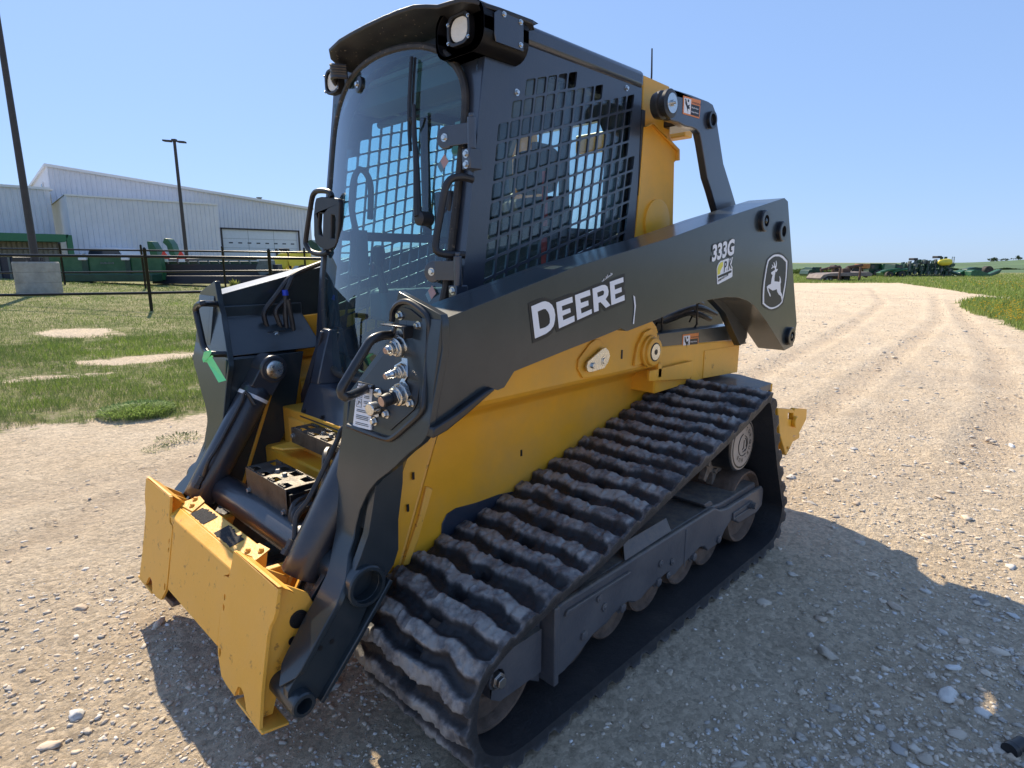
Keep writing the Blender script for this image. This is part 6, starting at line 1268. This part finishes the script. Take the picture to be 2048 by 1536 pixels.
WL = ['left end of the green header','second left part of the green header','green header left of its first seam','green header just right of its first seam','middle of the green header','green header left of its second seam','green header right of its second seam','right end of the green header','left end of the black header','left half of the black header','middle of the black header','right end of the black header']
for i in range(12):
    px = [150,176,195,212,228,262,281,300,345,392,420,520][i]; q = at(px, 566-i*.2, 21.9)
    weed('fence_weed', q.x, q.y, 130, .22, random.uniform(.12, .26), (.15,.20,.06), 'ragged green weed under the '+WL[i], 'weed', 'weeds along the equipment row')
# right: flatbed trailer and machinery on the grass
t_ = PX('flatbed_trailer', 1675, 562, 46, 'weathered grey flatbed trailer with double wheels at the end of the gravel', 'trailer')
t_.poly('deck', 'trailer', [(1626,556),(1632,549),(1645,546.5),(1720,544),(1726,548),(1724,552),(1640,552),(1628,560)], -1.1, 1.1)
for px in (1638.5, 1645.5): t_.wheel('wheel', px, 557.5, 4.6, -1.15, -.9, 'car')
t_.box('under_frame', 'rustb', 1648, 1676, 551, 558, -.5, .5); t_.box('tool_box', 'dark', 1680, 1692, 552, 562, -.5, .3); t_.box('headboard', 'rustb', 1671, 1686, 538, 547, -.9, -.5); t_.bar('drawbar', 'rustb', [(1722,549),(1732,553)], .12)
for px, yt, lab in ((1677.5, 537, 'rusty upright post in the middle of the flatbed trailer'), (1718, 535, 'rusty upright post at the right end of the flatbed trailer')):
    q = PX('steel_post', px, 562, 44.5, lab, 'post', 'rusty posts by the trailer'); k = MB(); k.box((-.06,-.06,0),(.06,.06,q.Z(yt))); k.box((-.065,-.065,q.Z(558)),(.065,.065,q.Z(552))); k.build('post', 'rustb', q.e, bevel=.01)
t_ = PX('green_tractor', 1620, 557, 60, 'small dark green tractor at the far left of the machinery row', 'tractor', 'green tractors')
t_.poly('body', 'jddark', [(1606,548),(1608,541),(1616,539),(1636,541),(1640,549),(1632,553),(1608,553)], -.9, .9); t_.poly('cab', 'jddark', [(1614,541),(1615,535),(1632,535),(1634,541)], -.8, .8); t_.box('cab_glass', 'carglass', 1617, 1622, 536.5, 540.5, -.84, -.8); t_.box('cab_glass', 'car', 1630, 1633, 536.5, 539.5, -.84, -.8); t_.wheel('wheel', 1612, 551, 6, -1.2, -.8); t_.wheel('wheel', 1629, 551.5, 5.5, -1.2, -.8)
i_ = PX('tillage_implement', 1690, 556, 56, 'folded rusty brown tillage implement behind the flatbed trailer', 'implement')
for a_, b2, c2, d2 in ((1640,1656,537,541),(1650,1672,534,537),(1660,1690,539,543),(1685,1712,531,535),(1700,1728,535,540),(1672,1700,545,549)): i_.bar('frame_bar', 'rustb', [(a_,d2),(b2,c2)], .13, random.uniform(-.8,.8))
for px, py in ((1665,535),(1674,541),(1707,541),(1697,537)): i_.wheel('disc_gang', px, py, 4.5, -.4, .4, 'rustb')
i_.box('orange_wing', 'orng', 1708, 1727, 529, 537, -.8, .2); i_.poly('curved_shield', 'dark', [(1693,545),(1696,538),(1702,534),(1710,534),(1712,545)], -.6, .6)
for i in range(12): i_.bar('shank', 'rustb', [(1645+i*7,535+(i%3)),(1648+i*7,548)], .06, random.uniform(-1,1))
c_ = PX('combine_harvester', 1748, 557, 62, 'dark green combine harvester with glazed cab left of the planter', 'combine')
c_.box('body', 'jd', 1746, 1776, 529, 545, -1.4, 1.4); c_.box('cab', 'jddark', 1725, 1745, 529, 541, -1, 1); c_.box('cab_glass', 'carglass', 1728, 1735, 530.5, 538, -1.05, -1); c_.box('feeder_house', 'jddark', 1725, 1745, 542, 554, -1, 1); c_.box('roof', 'jddark', 1724, 1776, 528, 530, -1.1, 1.3); c_.wheel('wheel', 1741, 548, 8.5, -1.6, -1.0); c_.wheel('wheel', 1768, 551, 5.5, -1.5, -1.1)
t_ = PX('green_tractor', 1778, 556, 58, 'green tractor with a loader arm and yellow wheel rims between combine and planter', 'tractor', 'green tractors')
t_.poly('hood', 'jd', [(1758,546),(1772,540),(1782,540),(1782,551),(1760,551)], -.6, .6); t_.poly('cab', 'jddark', [(1776,541),(1777,530),(1792,530),(1793,541)], -.8, .8); t_.box('cab_glass', 'carglass', 1780, 1790, 532, 538, -.85, -.8); t_.wheel('wheel', 1766, 550, 6.5, -1.1, -.6); t_.wheel('wheel', 1789, 549, 7, -1.1, -.6); t_.bar('loader_arm', 'jd', [(1750,545),(1762,541),(1785,538)], .12, -.9); t_.bar('loader_arm', 'jd', [(1772,545),(1784,541),(1800,539)], .12, -.9)
P_ = PX('row_planter', 1845, 556, 60, 'large folded green row planter with a long yellow seed tank and ladder on top', 'planter')
random.seed(11)
for i in range(24):
    x = 1797+i*4.4; top = 533-7*math.sin(i/23*3.1)*1.4-random.uniform(0, 5); top = max(518, top)
    k = MB(); X0 = P_.X(x)
    for j in range(4):
        zt = P_.Z(top+j*(550-top)/4.); k.obox((X0+random.uniform(-.05,.05), random.uniform(-.5,.5), zt-.14), (random.uniform(.06,.13),0,.02), (0,.14,0), (.02,0,random.uniform(.10,.2)))
    k.tube([(X0,-.3,P_.Z(top)),(X0+random.uniform(-.1,.1),-.3,P_.Z(553))], .04, 6); k.tube([(X0-.1,.2,P_.Z(top+6)),(X0+.12,-.2,P_.Z(top+14))], .03, 6)
    u = k.build('row_unit', 'jddark' if i % 3 else 'greyg', P_.e)
    k = MB(); k.lathe((X0,-.45,P_.Z(552.5)),(0,1,0),[(0,.12),(.03,.17),(.12,.17),(.15,.12)],16); k.build('gauge_wheel', 'tyre', u)
P_.bar('toolbar', 'jddark', [(1795,543),(1893,543)], .14); P_.bar('toolbar', 'jddark', [(1805,535),(1893,533)], .10, .4); P_.bar('drawbar', 'jddark', [(1882,534),(1898,545),(1912,549)], .16, -.2)
k = MB(); k.lathe((P_.X(1863),-.6,P_.Z(526)),(1,0,.04),[(0,.1),(.1,.22),(.35,.32),(1.0,.33),(1.25,.24),(1.32,.1)],24); k.build('seed_tank', 'yeq', P_.e)
k = MB()
for x in (1893.5, 1898): k.tube([(P_.X(x),-.3,P_.Z(515)),(P_.X(x),-.3,P_.Z(537))], .025, 6)
for y in (516,519.5,523,526.5,530,533): k.tube([(P_.X(1893.5),-.3,P_.Z(y)),(P_.X(1898),-.3,P_.Z(y))], .02, 6)
k.build('ladder', 'jddark', P_.e)
for a_ in (1876, 1884): P_.box('rail_frame', 'jddark', a_, a_+6, 515, 521, .1, .15)
for px, py in ((1822,519),(1843,525),(1868,515)): P_.box('hopper', 'dark', px-4, px+4, py-1.5, py+3, -.4, .4)
h_ = PX('corn_header', 1950, 556, 60, 'low green corn header with pointed snout lying in the meadow right of the planter', 'header')
h_.poly('end_shield', 'jd', [(1933,554),(1934,543),(1940,540),(1950,541),(1964,546),(1975,550),(1976,554)], -.5, .5); h_.poly('snout', 'jd', [(1976,553),(1992,547),(1996,540),(1994,539),(1972,549),(1970,554)], -.3, .3); h_.poly('snout_top', 'greyg', [(1970,549),(1993,539),(1995,540),(1972,551)], -.34, -.3)
w2 = PX('hose_reel', 1972, 551, 63, 'large black round reel standing behind the green corn header', 'reel'); k = MB(); k.lathe((0,-.3,w2.Z(542)),(0,1,0),[(0,.2),(0,.48),(.06,.50),(.5,.50),(.56,.48),(.56,.2)],28); k.build('drum', 'tyre', w2.e); w2.box('stand', 'dark', 1967, 1978, 545, 551, -.3, .3)
m_ = PX('hay_mower', 1920, 554, 61, 'low green mower with curved shields between planter and corn header', 'mower'); m_.poly('shield', 'jd', [(1908,553),(1912,545),(1922,540),(1930,543),(1932,552)], -.5, .5); m_.poly('shield', 'jddark', [(1928,546),(1936,538),(1950,535),(1964,536),(1964,546)], .2, .9); m_.wheel('wheel', 1910, 551.5, 4, -.7, -.5)
for i in range(8): m_.bar('tine', 'greyg', [(1905+i*3.4,549+random.uniform(-2,2)),(1907+i*3.4,554)], .04, -.6)
# far trees on the hill
def tree(px, py, D, w_, h, n, label, group=None):
    q = at(px, py, D); T_ = empty('tree', (q.x, q.y, q.z)); tag(T_, label, 'tree', group)
    k = MB(); k.lathe((0,0,-1),(0,0,1),[(0,h*.06),(h*.5+1,h*.03)],8); k.build('trunk', 'pole', T_)
    c = RNG.normal(0, 1, (14, 3))*[w_*.26, w_*.26, h*.16]+[0, 0, h*.6]; idx = RNG.integers(0, 14, n); pos = c[idx]+RNG.normal(0, 1, (n, 3))*[w_*.11, w_*.11, h*.09]
    sz = RNG.uniform(.5, 1.1, n)*h*.11; tv = np.stack([np.stack([-sz, -sz*.3, -sz*.5], -1), np.stack([sz, 0*sz, -sz*.3], -1), np.stack([sz*.6, sz*.4, sz*.6], -1), np.stack([-sz*.6, sz*.2, sz*.5], -1)], 1)
    o = scatter_mesh('crown', pos, tv, np.array([[0,1,2,3]]), np.ones((n, 3)), RNG.uniform(0, 6.28, n), M['blade'], np.array([[.045,.075,.03]])*RNG.uniform(.6, 1.3, (n, 1))); o.parent = T_
tree(1987, 525, 330, 4.2, 2.6, 500, 'leftmost round tree on the far crop hill at the right edge', 'trees on the far hill')
tree(2010, 524, 330, 2.6, 1.9, 300, 'small low tree in the middle of the far hill trees', 'trees on the far hill')
tree(2036, 521, 330, 3.6, 2.4, 400, 'rightmost dark tree on the crest of the far hill', 'trees on the far hill')
n = 7000; px_ = RNG.uniform(1500, 2300, n); Dh = 92+(px_-1500)*.03; q0 = np.array([list(at(float(a_), 540, float(b_))) for a_, b_ in zip(px_, Dh)]); sz = RNG.uniform(.1, .22, n)
tv = np.stack([np.stack([-sz, -sz*.3, -sz*.5], -1), np.stack([sz, 0*sz, -sz*.3], -1), np.stack([sz*.6, sz*.4, sz*.6], -1), np.stack([-sz*.6, sz*.2, sz*.5], -1)], 1)
q0[:, 2] = gz(q0[:, 0], q0[:, 1])+RNG.uniform(-.1, .30, n)+.12*np.sin(px_*.11)
tag(scatter_mesh('field_hedge', q0, tv, np.array([[0,1,2,3]]), np.ones((n, 3)), RNG.uniform(0, 6.28, n), M['blade'], np.array([[.08,.125,.045]])*RNG.uniform(.6, 1.3, (n, 1))), kind='stuff')
bu = at(1600, 548, 75)
for px, w_, lab in ((1597, 3.2, 'green bush behind the rear of the loader arm at the left of the machinery row'), (1645, 2.2, 'low green bush right behind the small dark tractor')):
    q = at(px, 549, 72); weed('field_bush', q.x, q.y, 900, w_*.5, .9, (.09,.14,.04), lab, 'bush', 'bushes by the machinery row')
# short broken pipe on the gravel, bottom right
q = (-0.239,1.998)
pp = empty('pipe_fitting', (q[0], q[1], gnd(Vector((q[0], q[1], 0)))+.016), R(-20)); tag(pp, 'short black plastic pipe fitting lying on the gravel at the lower right corner', 'pipe fitting')
k = MB(); k.lathe((-.035,0,0),(1,0,0),[(0,.012),(0,.018),(.05,.018),(.052,.021),(.07,.021),(.07,.013)],20); k.build('pipe', 'plastic', pp); k = MB(); k.lathe((.012,0,0),(1,0,0),[(0,.0215),(.006,.0215)],20); k.build('collar', 'hose', pp)
